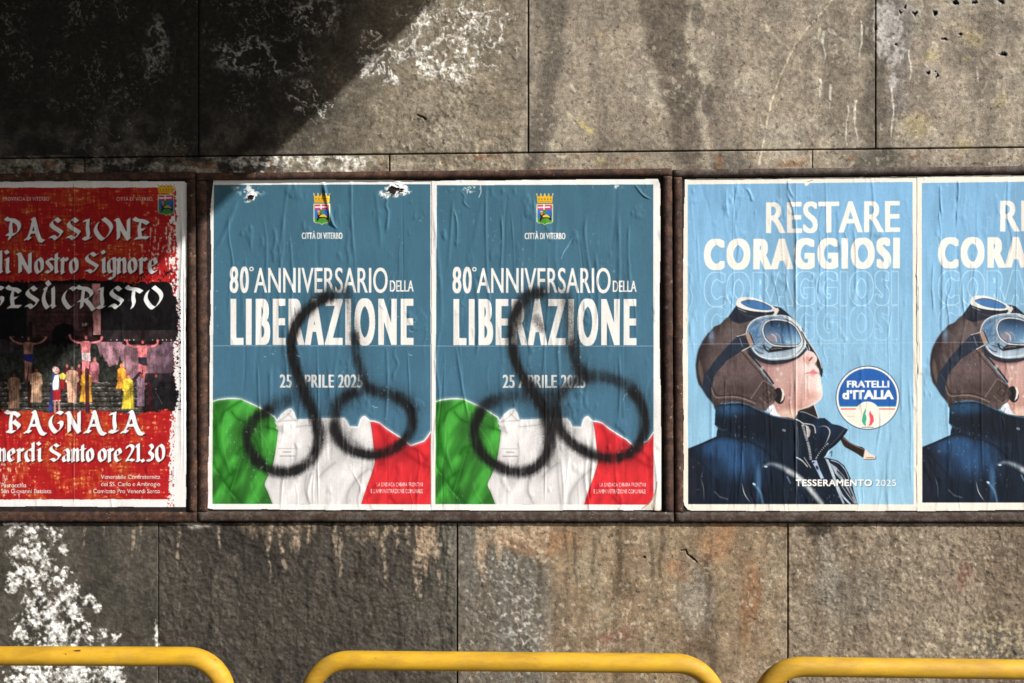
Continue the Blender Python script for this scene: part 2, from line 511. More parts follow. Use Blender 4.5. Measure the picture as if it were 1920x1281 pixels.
        # tan wash under the frame with hanging drips
        wash = 0 * X
        for cx, wd, hh in ((530, 90, 40), (800, 26, 74), (930, 40, 56), (975, 36, 64), (1010, 26, 70), (700, 70, 30), (905, 14, 90)):
            edge = 978 + hh * (0.45 + 1.1 * vn(X / 7, 0 * X + cx, 111)) * np.clip(1 - ((X - cx) / wd) ** 2, 0, 1)
            wash = np.maximum(wash, (1 - ss(-6, 10, Y - edge)) * (np.abs(X - cx) < wd) * (0.9 if wd < 60 else 0.45))
        d = mixc(d, (160, 138, 114), np.clip(wash, 0, 1) * (0.35 + 0.6 * ss(0.3, 0.6, 0.5 * n2 + 0.5 * n3)))
        tan = 0 * X
        for i, (xx, y0, y1, w) in enumerate(TAN):
            tan = np.maximum(tan, drip(X, Y, xx, y0, y1, w, 20 + i))
        d = mixc(d, (150, 134, 114), tan * (0.25 + 0.75 * ss(0.35, 0.6, n3)) * 0.8)
        d = mixc(d, (40, 37, 33), ss(0.60, 0.75, fbm(X / 9, Y / 50, 137, 3)) * (X > 298) * (X < 857) * (1 - tan) * 0.55)
        for i, (xx, y0, y1, w) in enumerate(((1078, 1000, 1150, 6), (1112, 1010, 1150, 6), (1160, 990, 1170, 9), (1222, 1010, 1130, 8), (1010, 1040, 1230, 8), (1325, 1040, 1230, 9), (1060, 990, 1060, 5), (1905, 1035, 1090, 4), (1865, 1040, 1075, 3), (1240, 990, 1150, 7))):
            d = mixc(d, (78, 66, 54), drip(X, Y, xx, y0, y1, w, 60 + i, 0.6) * 0.5)
        # bloom left
        E = 0 * X
        for cx, cy, r in EFF:
            E = np.maximum(E, 1 - np.sqrt((X - cx) ** 2 + (Y - cy) ** 2) / (r * 1.35))
        E = np.maximum(E, 1 - np.hypot((X - 294) / 9, (Y - 1195) / 46)) * (X < 298)
        t = E + 1.7 * (fbi(X / 15, Y / 15, 121, 5, 0.65) - 0.5) + 0.9 * (n3 - 0.5) + 0.5 * (fbi(X / 3, Y / 3, 127, 2) - 0.5)
        m = ss(0.34, 0.62, t) * (E > 0)
        d = mixc(d, (205, 203, 196), m * 0.45)
        m2 = ss(0.42, 0.92, t) * (E > 0)
        d = mixc(d, (230, 228, 222), m2 * (0.55 + 0.5 * ss(0.35, 0.6, n3)))
        # pale mottles beside second joint
        E = np.maximum.reduce([blob(wx, wy, 940, 1120, 62, 90, 0.6), blob(wx, wy, 985, 1190, 40, 60, 0.6) * 0.9, blob(wx, wy, 950, 1160, 60, 40, 0.6)])
        m3 = ss(0.74, 0.92, ridge(X / 16, Y / 14, 131, 3) * 0.7 + n3 * 0.35) * ss(0.1, 0.6, E)
        d = mixc(d, (182, 180, 172), m3 * 0.7)
        m4 = blob(X, Y, 362, 983, 40, 10) * ss(0.45, 0.6, n2)
        d = mixc(d, (190, 184, 172), m4 * 0.8)
        fl = ss(0.62, 0.72, fbm(X / 6, Y / 8, 141, 3)) * ss(1000, 1100, wx) * ss(0.42, 0.6, n1)
        d = mixc(d, (172, 162, 142), fl * 0.4)
        rl = 0.3 + 1.0 * ((X > 297) & (X < 857)) + 0.7 * (X > 1477) + 0.35 * (X < 297) + 0.5 * ((X > 857) & (X < 1000))
        c = np.where(lo[..., None], d, c)
        rough = np.where(lo, rl + 0.6 * m2, rough)
    # chips: little pale and dark flecks everywhere
    ch = ss(0.70, 0.76, fbm(X / 7, Y / 9, 151, 2))
    c = mixc(c, (186, 176, 156), ch * 0.55 * ss(0.35, 0.65, n1) * (1 - 0.75 * (X < 560 + 300 * (Y > 650))))
    dk = ss(0.28, 0.20, fbi(X / 6, Y / 6, 161, 3))
    c = mixc(c, (58, 53, 46), dk * 0.6)
    c = c * (1 + 0.30 * (n2[..., None] - 0.5) + 0.5 * (n3[..., None] - 0.5))
    # relief
    h = 1.6 * (n2 - 0.5) + rough * (4.5 * (fbi(X / 11, Y / 11, 171, 4, 0.6) - 0.5) + 2.6 * (ridge(X / 16, Y / 16, 181, 3) - 0.6) + 2.2 * np.clip(rough - 0.7, 0, 1) * (ridge(X / 8, Y / 8, 185, 3) - 0.65)) + 1.2 * (n3 - 0.5) + 1.3 * rough * (fbi(X / 5, Y / 5, 187, 2) - 0.5)
    hole = 0 * X
    for cx, cy, rx, ry in HOLES:
        hole = np.maximum(hole, blob(X + 12 * (n3 - 0.5) + 12 * (n2 - 0.5), Y + 14 * (n3 - 0.5), cx, cy, rx * 0.85, ry * 0.85, 0.35))
    ring = 0 * X
    for cx, cy, rx, ry in HOLES[:14]:
        ring = np.maximum(ring, blob(X + 8 * (n2 - 0.5), Y + 8 * (n3 - 0.5), cx, cy, rx * 1.9, ry * 2.0, 0.6))
    c = mixc(c, (176, 172, 166), ring * 0.5)
    for pts in (((1278, 1032), (1286, 1031), (1289, 1040), (1297, 1046), (1306, 1053)), ((783, 216), (793, 220), (797, 224))):
        for (ax, ay), (bx, by) in zip(pts, pts[1:]):
            tt = np.clip(((X - ax) * (bx - ax) + (Y - ay) * (by - ay)) / ((bx - ax) ** 2 + (by - ay) ** 2), 0, 1)
            hole = np.maximum(hole, 0.9 * (1 - ss(0.5, 1.9, np.hypot(X - ax - tt * (bx - ax), Y - ay - tt * (by - ay)) + 3 * (n3 - 0.5))))
    c = mixc(c, (22, 20, 18), hole * 0.9)
    h = h - 9 * hole
    return np.clip(c, 4, 245), h


def dense(lo, hi, step):
    """coordinates: fine inside the picture, coarse outside it"""
    a = np.concatenate([np.arange(-2600, -900, 14.0), np.arange(-900, -110, 3.5), np.arange(-110, 2030, step), np.arange(2030, 2900, 3.5), np.arange(2900, 4400, 14.0)])
    a = a[(a > lo + 0.4) & (a < hi - 0.4)]
    return np.concatenate([[lo], a, [hi]])


wall = empty('concrete_wall', (0, 0, 0))
tag(wall, 'weathered concrete wall of large slabs behind the posters, stained and limed', 'wall')


def slab(x0, x1, y0, y1, seed, name='concrete_slab'):
    xs = dense(x0, x1, 1.55); ys = dense(y0, y1, 1.55)
    X, Y = np.meshgrid(xs, ys)
    e0 = np.minimum.reduce([X - x0, x1 - X, Y - y0, y1 - Y])
    X0, Y0 = X, Y
    k = np.exp(-e0 / 5.0)
    # arrises are broken and never quite straight; level lines follow the camera's slight turn
    X = X + k * np.where(X - x0 < x1 - X, 1, -1) * (np.minimum(X - x0, x1 - X) < 20) * 1.1 * np.maximum(fbm(Y / 9, X * 0 + seed, 195, 3) - 0.48, -0.02)
    Y = Y + k * np.where(Y - y0 < y1 - Y, 1, -1) * (np.minimum(Y - y0, y1 - Y) < 20) * 1.1 * np.maximum(fbm(X / 9, Y * 0 + seed, 197, 3) - 0.48, -0.02)
    Y = Y + (X - 960) / 1920 * (0.0317 * (Y - 640.5) - 9.5)
    X = X.astype(np.float32); Y = Y.astype(np.float32)
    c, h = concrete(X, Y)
    # arrises worn round at the joints
    e = e0
    h = h - 1.4 * np.exp(-np.maximum(e, 0) / 1.0) * (0.1 + 1.3 * fbi(X / 9, Y / 9, 191 + seed, 2))
    off = 0.5 * (np.random.default_rng(seed).random() - 0.5)
    P = W(X, Y, -(h + off) / 1000)
    # the slab's own edges fall back into the wall
    edge = np.zeros(X.shape, bool); edge[0] = edge[-1] = True; edge[:, 0] = edge[:, -1] = True
    P[edge.ravel(), 1] = 0.03
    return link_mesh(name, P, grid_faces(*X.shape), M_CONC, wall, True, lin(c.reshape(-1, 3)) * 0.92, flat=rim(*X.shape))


G = 1.2
UPX = [-2200, 372, 990, 1642, 4000]
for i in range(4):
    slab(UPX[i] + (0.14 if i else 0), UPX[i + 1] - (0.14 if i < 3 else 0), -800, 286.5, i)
LEX = [-2200, 158, 730, 1523, 4000]
for i in range(4):
    slab(LEX[i] + (0.2 if i else 0), LEX[i + 1] - 0.1, 286.55, 335, 10 + i, 'ledge_strip')
LOX = [-2200, 297, 857, 1477, 4000]
for i in range(4):
    slab(LOX[i] + (0.16 if i else 0), LOX[i + 1] - (0.16 if i < 3 else 0), 979.5, 1630, 20 + i)
slab(-2200, -520.5, 335.2, 979.2, 30)
slab(2191, 4000, 335.2, 979.2, 31)
box('wall_core', (-4.2, 6.0, 0.02, 0.6, -0.2, 3.98), M_DECK, wall)


# ------------------------------------------------------------------ rusty poster frames
def frame(label, x0, x1, ytop, ybot, mats, sw, tb=(14, 18), ylocal=None):
    """outer rectangle in photo pixels; sw = stile widths (left, right) in pixels"""
    xm = (max(x0, 0) + min(x1, 1920)) / 2
    A = W(x0, 650); B = W(x1, 650)
    zt = W(xm, ytop)[2]; zb = W(xm, ybot)[2]
    zt2 = W(xm, ytop + tb[0])[2]; zb2 = W(xm, ybot - tb[1])[2]
    root = empty('poster_frame', ((A[0] + B[0]) / 2, 0, zb))
    tag(root, label, 'poster frame', 'rusty steel poster frames on the wall')
    ox, oz = root.location.x, root.location.z
    wl = sw[0] / 610; wr = sw[1] / 610

    def bar(name, xa, xb, za, zc, ya, yb, mat):
        """a rolled bar with pitted, slightly wavy edges"""
        nx = max(2, int((xb - xa) / 0.006)); nz = max(2, int((zc - za) / 0.004))
        xs = np.linspace(xa, xb, nx); zs = np.linspace(zc, za, nz)
        X, Z = np.meshgrid(xs, zs)
        Y = np.full(X.shape, ya)
        q = 40 + xa * 7
        Y += 0.0018 * (fbm(X * 70 + q, Z * 70 + 31, 211, 3) - 0.5)
        ed = np.zeros(X.shape, bool); ed[0] = ed[-1] = True; ed[:, 0] = ed[:, -1] = True
        i2 = np.zeros(X.shape, bool); i2[1] = i2[-2] = True; i2[:, 1] = i2[:, -2] = True
        jit = 0.0022 * (fbm(X * 45 + q, Z * 45 + 7, 215, 3) - 0.5)
        Z2 = Z.copy(); X2 = X.copy()
        Z2[0] += jit[0]; Z2[-1] += jit[-1]; X2[:, 0] += jit[:, 0]; X2[:, -1] += jit[:, -1]
        # pull the ring next to the rim right up to the rim so the edge stays square
        Z2[1] = Z2[0] - 0.0009; Z2[-2] = Z2[-1] + 0.0009
        X2[:, 1] = X2[:, 0] + 0.0009; X2[:, -2] = X2[:, -1] - 0.0009
        Y[ed] = yb
        P = np.stack([X2 - ox, Y, Z2 - oz], -1).reshape(-1, 3)
        return link_mesh(name, P, grid_faces(*X.shape), mat, root, True, flat=rim(*X.shape))
    x0w, x1w = A[0], B[0]
    d0, d1 = -0.0125, 0.0
    bar('top_bar', x0w, x1w, zt2, zt, d0, d1, mats[0])
    bar('bottom_bar', x0w, x1w, zb, zb2, d0 - 0.001, d1, mats[1])
    bar('side_bar', x0w, x0w + wl, zb2 + 0.0005, zt2 - 0.0005, d0 + 0.001, d1, mats[2])
    bar('side_bar', x1w - wr, x1w, zb2 + 0.0005, zt2 - 0.0005, d0 + 0.001, d1, mats[2])
    o = box('backing_panel', (x0w + wl * 0.5 - ox, x1w - wr * 0.5 - ox, -0.0035, 0.001, zb2 - 0.004 - oz, zt2 + 0.004 - oz), M_BACK, root)
    return root


frame('rusty steel frame holding the red passion play poster', -520, 371, 325, 977, (M_RUST, M_RUST, M_RUST), (17, 17))
frame('rusty steel frame holding two teal anniversary posters', 372.6, 1260.5, 321.5, 976.5, (M_RUST, M_RUSTG, M_RUST), (18, 17))
frame('rusty steel frame holding two pale blue aviator posters', 1263, 2190, 316, 977.5, (M_RUSTG, M_RUSTG, M_RUST), (16, 16))


# ------------------------------------------------------------------ drawing the printed sheets (all coordinates in photo pixels)
def spline(pts, n=6, closed=True):
    P = np.asarray(pts, float)
    m = len(P)
    out = []
    rng = range(m) if closed else range(m - 1)
    for i in rng:
        if closed:
            p0, p1, p2, p3 = P[(i - 1) % m], P[i], P[(i + 1) % m], P[(i + 2) % m]
        else:
            p0, p1, p2, p3 = P[max(i - 1, 0)], P[i], P[i + 1], P[min(i + 2, m - 1)]
        for k in range(n):
            t = k / n
            out.append(0.5 * (2 * p1 + (p2 - p0) * t + (2 * p0 - 5 * p1 + 4 * p2 - p3) * t * t + (3 * p1 - p0 - 3 * p2 + p3) * t ** 3))
    if not closed: out.append(P[-1])
    return np.array(out)


def ell(cx, cy, rx, ry, rot=0, n=40):
    t = np.linspace(0, 2 * np.pi, n, endpoint=False)
    x = rx * np.cos(t); y = ry * np.sin(t)
    r = math.radians(rot)
    return np.stack([cx + x * math.cos(r) - y * math.sin(r), cy + x * math.sin(r) + y * math.cos(r)], 1)


def blur(m, r):
    r = int(round(r))
    if r < 1: return m
    for _ in range(2):
        for ax in (0, 1):
            pad = [(0, 0), (0, 0)]; pad[ax] = (r + 1, r)
            c = np.cumsum(np.pad(m, pad, mode='edge'), axis=ax, dtype=np.float64)
            n = m.shape[ax]
            if ax == 0: m = (c[2 * r + 1:2 * r + 1 + n] - c[:n]) / (2 * r + 1)
            else: m = (c[:, 2 * r + 1:2 * r + 1 + n] - c[:, :n]) / (2 * r + 1)
    return m.astype(np.float32)


_fonts = {}


def glyph_edges(text, space=1.0):
    key = (text, space)
    if key not in _fonts:
        cu = bpy.data.curves.new('lettering', 'FONT')
        cu.body = text
        cu.space_character = space
        cu.resolution_u = 6
        o = bpy.data.objects.new('lettering', cu)
        COL.objects.link(o)
        dg = bpy.context.evaluated_depsgraph_get()
        dg.update()
        me = o.evaluated_get(dg).to_mesh()
        v = np.empty(len(me.vertices) * 3, np.float32); me.vertices.foreach_get('co', v)
        e = np.empty(len(me.edges) * 2, np.int32); me.edges.foreach_get('vertices', e)
        le = np.empty(len(me.loops), np.int32); me.loops.foreach_get('edge_index', le)
        cnt = np.bincount(le, minlength=len(me.edges))
        v = v.reshape(-1, 3)[:, :2]; e = e.reshape(-1, 2)[cnt == 1]
        E = np.concatenate([v[e[:, 0]], v[e[:, 1]]], 1)
        o.evaluated_get(dg).to_mesh_clear()
        bpy.data.objects.remove(o); bpy.data.curves.remove(cu)
        _fonts[key] = E
    return _fonts[key]


class Sheet:
    def __init__(s, x0, y0, x1, y1, S=2.5, bg=(255, 255, 255)):
        s.x0, s.y0, s.S = x0, y0, S
        s.w, s.h = int(round((x1 - x0) * S)), int(round((y1 - y0) * S))
        s.img = np.zeros((s.h, s.w, 3), np.float32) + np.array(bg, np.float32)

    def grid(s):
        X, Y = np.meshgrid((np.arange(s.w) + 0.5) / s.S + s.x0, (np.arange(s.h) + 0.5) / s.S + s.y0)
        return X.astype(np.float32), Y.astype(np.float32)

    def c(s, pts):
        return (np.asarray(pts, float) - (s.x0, s.y0)) * s.S - 0.5

    def edges_mask(s, E, pad=0):
        """E (n,4) in canvas units -> (mask, y0, x0) window, even-odd"""
        pad = int(pad)
        xa = int(max(0, math.floor(min(E[:, 0].min(), E[:, 2].min())) - pad)); xb = int(min(s.w, math.ceil(max(E[:, 0].max(), E[:, 2].max())) + 2 + pad))
        ya = int(max(0, math.floor(min(E[:, 1].min(), E[:, 3].min())) - pad)); yb = int(min(s.h, math.ceil(max(E[:, 1].max(), E[:, 3].max())) + 2 + pad))
        if xb <= xa or yb <= ya: return None
        Wd, H = xb - xa, yb - ya
        tog = np.zeros((H, Wd + 1), np.int32)
        for x1, y1, x2, y2 in E:
            if y1 == y2: continue
            if y1 > y2: x1, y1, x2, y2 = x2, y2, x1, y1
            r0 = max(ya, int(math.ceil(y1))); r1 = min(yb, int(math.ceil(y2)))
            if r1 <= r0: continue
            r = np.arange(r0, r1)
            ix = np.clip(np.ceil(x1 + (r - y1) * ((x2 - x1) / (y2 - y1))).astype(int) - xa, 0, Wd)
            np.add.at(tog, (r - ya, ix), 1)
        return (np.cumsum(tog, 1)[:, :Wd] & 1).astype(np.float32), ya, xa

    def put(s, mk, color, alpha=1.0):
        if mk is None: return
        m, ya, xa = mk
        sub = s.img[ya:ya + m.shape[0], xa:xa + m.shape[1]]
        col = color[ya:ya + m.shape[0], xa:xa + m.shape[1]] if isinstance(color, np.ndarray) and color.ndim == 3 else np.array(color, np.float32)
        sub += (col - sub) * (m * alpha)[..., None]

    def pmask(s, pts, soft=0):
        P = s.c(pts)
        E = np.concatenate([P, np.roll(P, -1, 0)], 1)
        mk = s.edges_mask(E, soft * s.S * 2 + 1)
        if mk and soft: mk = (blur(mk[0], soft * s.S), mk[1], mk[2])
        return mk

    def poly(s, pts, color, alpha=1.0, soft=0, sm=False):
        s.put(s.pmask(spline(pts) if sm else pts, soft), color, alpha)

    def clip(s, mk, soft=0):
        """full-size mask from a window"""
        f = np.zeros((s.h, s.w), np.float32)
        if mk: f[mk[1]:mk[1] + mk[0].shape[0], mk[2]:mk[2] + mk[0].shape[1]] = mk[0]
        return f

    def dist(s, pts, reach):
        """distance (photo px) to a polyline, inside a window; also position along it"""
        P = np.asarray(pts, float)
        a = s.c(P.min(0) - reach); b = s.c(P.max(0) + reach)
        xa, ya = max(0, int(a[0])), max(0, int(a[1])); xb, yb = min(s.w, int(b[0]) + 2), min(s.h, int(b[1]) + 2)
        if xb <= xa or yb <= ya: return None
        X, Y = np.meshgrid((np.arange(xa, xb) + 0.5) / s.S + s.x0, (np.arange(ya, yb) + 0.5) / s.S + s.y0)
        D = np.full(X.shape, 1e9); Tt = np.zeros(X.shape)
        n = len(P) - 1
        for i in range(n):
            p, q = P[i], P[i + 1]
            lo = np.minimum(p, q) - reach; hi = np.maximum(p, q) + reach
            ca = np.maximum(((lo - (s.x0, s.y0)) * s.S).astype(int) - (xa, ya), 0); cb = ((hi - (s.x0, s.y0)) * s.S).astype(int) + 2 - (xa, ya)
            if cb[0] <= ca[0] or cb[1] <= ca[1]: continue
            sl = (slice(ca[1], cb[1]), slice(ca[0], cb[0]))
            x = X[sl]; y = Y[sl]
            if x.size == 0: continue
            d = q - p; L2 = max((d ** 2).sum(), 1e-9)
            t = np.clip(((x - p[0]) * d[0] + (y - p[1]) * d[1]) / L2, 0, 1)
            dd = np.hypot(x - p[0] - t * d[0], y - p[1] - t * d[1])
            k = dd < D[sl]
            D[sl] = np.where(k, dd, D[sl]); Tt[sl] = np.where(k, (i + t) / n, Tt[sl])
        return D, Tt, ya, xa

    def stroke(s, pts, w, color, alpha=1.0, soft=0.0, sm=False, taper=False):
        if sm: pts = spline(pts, 6, False)
        r = s.dist(pts, w / 2 + soft + 1)
        if r is None: return
        D, T, ya, xa = r
        hw = w / 2 * (np.sin(np.pi * np.clip(T, 0.02, 0.98)) if taper else 1.0)
        aa = 0.25 + soft
        m = 1 - ss(-aa, aa, D - hw)
        s.put((m.astype(np.float32), ya, xa), color, alpha)

    def text(s, txt, x0, x1, yb, yt, color, bold=(0, 0), space=1.0, alpha=1.0, tilt=0.0, outline=0, shadow=None, ref='H', soft=0):
        """fit one line so it runs from x0 to x1 with capitals from baseline yb up to yt"""
        E = glyph_edges(txt, space).copy()
        capE = glyph_edges(ref)
        cap = max(capE[:, 1].max(), capE[:, 3].max())
        mn = min(E[:, 0].min(), E[:, 2].min()); mx = max(E[:, 0].max(), E[:, 2].max())
        bx, by = bold
        sx = (x1 - x0 - 2 * bx) / (mx - mn); sy = (yb - yt - 2 * by) / cap
        for k in (0, 2):
            X = x0 + bx + (E[:, k] - mn) * sx
            Y = yb - by - E[:, k + 1] * sy + tilt * (X - x0) / (x1 - x0)
            E[:, k] = (X - s.x0) * s.S - 0.5; E[:, k + 1] = (Y - s.y0) * s.S - 0.5
        mk = s.edges_mask(E, 4 + max(bx, by, outline) * s.S)
        if mk is None: return
        m, ya, xa = mk

        def dil(m, r, ax):
            r = int(round(r * s.S)); out = m.copy()
            for k in range(1, r + 1):
                out[(slice(k, None), slice(None)) if ax == 0 else (slice(None), slice(k, None))] = np.maximum(out[(slice(k, None), slice(None)) if ax == 0 else (slice(None), slice(k, None))], m[(slice(None, -k), slice(None)) if ax == 0 else (slice(None), slice(None, -k))])
                out[(slice(None, -k), slice(None)) if ax == 0 else (slice(None), slice(None, -k))] = np.maximum(out[(slice(None, -k), slice(None)) if ax == 0 else (slice(None), slice(None, -k))], m[(slice(k, None), slice(None)) if ax == 0 else (slice(None), slice(k, None))])
            return out
        if bx: m = dil(m, bx, 1)
        if by: m = dil(m, by, 0)
        if outline:
            m = dil(dil(m, outline, 1), outline, 0) - m
            m = blur(m, 1)
        if soft: m = blur(m, soft * s.S)
        if shadow:
            d = int(round(shadow[0] * s.S))
            sh = blur(m, shadow[0] * s.S * 0.6)
            s.put((np.ascontiguousarray(sh), ya + d, xa + d) if ya + d + m.shape[0] <= s.h and xa + d + m.shape[1] <= s.w else None, shadow[1], shadow[2])
        s.put((m, ya, xa), color, alpha)

    def noise_tint(s, amt, sx, sy, seed, octv=4):
        X, Y = s.grid()
        s.img *= (1 + amt * (fbm(X / sx, Y / sy, seed, octv) - 0.5))[..., None]


# ---- a broad-nib hand for the gothic lettering: every glyph is a set of pen paths (x right, y up, capitals 1 high)
NIB = {
    'P': (0.95, [[(0, 1.0), (.2, .92), (.5, .9), (.82, .72), (.85, .5), (.68, .3), (.5, .25), (.08, .26)], [(.38, .88), (.32, .6), (.34, .3), (.24, .02)]]),
    'A': (1.15, [[(.3, .88), (.5, .98), (.62, .72), (.74, .3), (.9, .0), (1.1, -.06)], [(.52, .9), (.4, .5), (.2, .08), (.05, .04)], [(.2, .08), (.34, .05)], [(.36, .34), (.7, .36)]]),
    'S': (0.92, [[(.88, .95), (.7, .84), (.46, .96), (.2, .78), (.3, .6), (.78, .36), (.74, .24), (.52, .05), (.3, .16), (.05, .1)]]),
    'I': (0.62, [[(.08, .86), (.3, .9), (.5, 1.0)], [(.36, .92), (.33, .55), (.38, .25), (.34, .08)], [(.06, .1), (.3, .04), (.58, .12)]]),
    'O': (1.0, [[(.5, .98), (.22, .75), (.14, .4), (.5, .03), (.86, .4), (.84, .7), (.5, .98)]]),
    'N': (1.02, [[(.02, .92), (.2, .9), (.24, .5), (.24, .05)], [(.2, .92), (.5, .45), (.82, .05)], [(.84, .96), (.84, .5), (.84, .05), (.96, .08)]]),
    'E': (0.88, [[(.02, 1.0), (.2, .9), (.55, .86), (.82, .74)], [(.42, .86), (.32, .55), (.38, .1)], [(.36, .46), (.6, .48), (.7, .56)], [(.08, .06), (.4, .1), (.84, .1)]]),
    'G': (1.0, [[(.9, .88), (.62, .95), (.25, .75), (.14, .4), (.5, .04), (.82, .25), (.86, .46), (.66, .5)]]),
    'U': (0.95, [[(.06, .86), (.2, .92), (.3, .86)], [(.3, .9), (.14, .6), (.16, .3), (.42, .04), (.72, .25)], [(.76, .96), (.78, .5), (.78, .12), (.9, .08)]]),
    'C': (0.9, [[(.86, .84), (.62, .94), (.26, .72), (.16, .4), (.52, .04), (.82, .2)]]),
    'R': (1.08, [[(0, 1.0), (.2, .92), (.5, .9), (.8, .74), (.8, .56), (.5, .42), (.08, .34)], [(.38, .88), (.32, .5), (.26, .04)], [(.45, .42), (.72, .2), (.95, -.04), (1.08, .04)]]),
    'T': (0.95, [[(.02, 1.0), (.2, .9), (.6, .86), (.92, .74)], [(.46, .86), (.42, .5), (.46, .25), (.34, .02)]]),
    'B': (0.95, [[(0, 1.0), (.2, .92), (.5, .92), (.78, .76), (.5, .55), (.8, .3), (.5, .06), (.1, .1)], [(.38, .9), (.3, .5), (.32, .1)]]),
    'V': (0.9, [[(.05, .95), (.22, .9), (.28, .4), (.45, .06), (.8, .5), (.75, .9)]]),
    'd': (.6, [[(.42, .98), (.53, 1.02), (.53, .5), (.53, .1), (.6, .05)], [(.53, .62), (.28, .69), (.08, .52), (.08, .2), (.28, .03), (.53, .18)]]),
    'i': (.34, [[(.04, .62), (.17, .7), (.17, .12), (.3, .05)], [(.06, 1.07), (.2, .93)]]),
    'o': (.58, [[(.3, .72), (.1, .54), (.1, .2), (.3, .03), (.5, .2), (.5, .54), (.3, .72)]]),
    's': (.52, [[(.46, .64), (.3, .7), (.12, .56), (.46, .24), (.3, .05), (.04, .12)]]),
    't': (.42, [[(.22, .94), (.2, .14), (.38, .05)], [(-.08, .67), (.5, .7)]]),
    'r': (.48, [[(.02, .62), (.14, .7), (.14, .04), (.24, .06)], [(.18, .54), (.34, .72), (.46, .6)]]),
    'g': (.6, [[(.5, .7), (.28, .7), (.1, .54), (.12, .18), (.3, .05), (.5, .2)], [(.52, .72), (.52, -.02), (.38, -.24), (.12, -.2)]]),
    'n': (.66, [[(.02, .62), (.13, .7), (.13, .04), (.22, .06)], [(.18, .54), (.4, .72), (.54, .54), (.54, .1), (.64, .05)]]),
    'e': (.54, [[(.12, .34), (.46, .46), (.32, .71), (.1, .54), (.1, .2), (.3, .03), (.5, .16)]]),
    'a': (.62, [[(.08, .58), (.3, .7), (.5, .54), (.5, .12), (.6, .04)], [(.5, .42), (.14, .32), (.1, .12), (.26, .03), (.5, .18)]]),
    '2': (.62, [[(.1, .74), (.22, .92), (.5, .84), (.48, .6), (.14, .14), (.1, .06), (.34, .12), (.58, .06)]]),
    '1': (.4, [[(.08, .8), (.24, .96), (.24, .1), (.36, .06)], [(.06, .06), (.36, .06)]]),
    '3': (.6, [[(.1, .86), (.32, .94), (.48, .76), (.26, .54), (.5, .34), (.36, .06), (.08, .12)]]),
    '0': (.66, [[(.34, .95), (.12, .72), (.12, .26), (.34, .03), (.56, .28), (.56, .74), (.34, .95)]]),
    '.': (.22, [[(.03, .13), (.17, .0)]]),
    '`': (.3, [[(.04, .2), (.22, .02)]]),
}


def gothic(s, spec, yb, capx, color, nib=0.17, ang=38, shadow=True):
    """spec: list of (glyph, x0, x1) in photo pixels; capx = capital height"""
    M = np.zeros((s.h, s.w), np.float32)
    nv = np.array([math.cos(math.radians(ang)), -math.sin(math.radians(ang))]) * nib * capx * s.S
    for ch, x0, x1 in spec:
        y0 = yb
        if ch == '`': y0 = yb - capx * 1.02
        wd, strokes = NIB[ch]
        for st in strokes:
            P = spline(st, 8, False)
            ins = min(0.42 * nib * capx * math.cos(math.radians(ang)), 0.2 * (x1 - x0))
            P = np.stack([x0 + ins + P[:, 0] / wd * (x1 - x0 - 2 * ins), y0 - P[:, 1] * capx], 1)
            Q = s.c(P)
            for i in range(len(Q) - 1):
                q = np.array([Q[i] - nv / 2, Q[i] + nv / 2, Q[i + 1] + nv / 2, Q[i + 1] - nv / 2])
                q = q + np.sign(q - q.mean(0)) * 0.014 * capx * s.S
                mk = s.edges_mask(np.concatenate([q, np.roll(q, -1, 0)], 1))
                if mk:
                    sub = M[mk[1]:mk[1] + mk[0].shape[0], mk[2]:mk[2] + mk[0].shape[1]]
                    np.maximum(sub, mk[0], out=sub)
    M = np.clip((blur(M, 1) - 0.3) * 2.5, 0, 1)
    if shadow:
        d = int(2.2 * s.S)
        sh = np.zeros_like(M); sh[d:, d:] = M[:-d, :-d]
        s.put((blur(np.maximum(sh, M), 2), 0, 0), (26, 10, 10), 0.75)
    s.put((M, 0, 0), color)


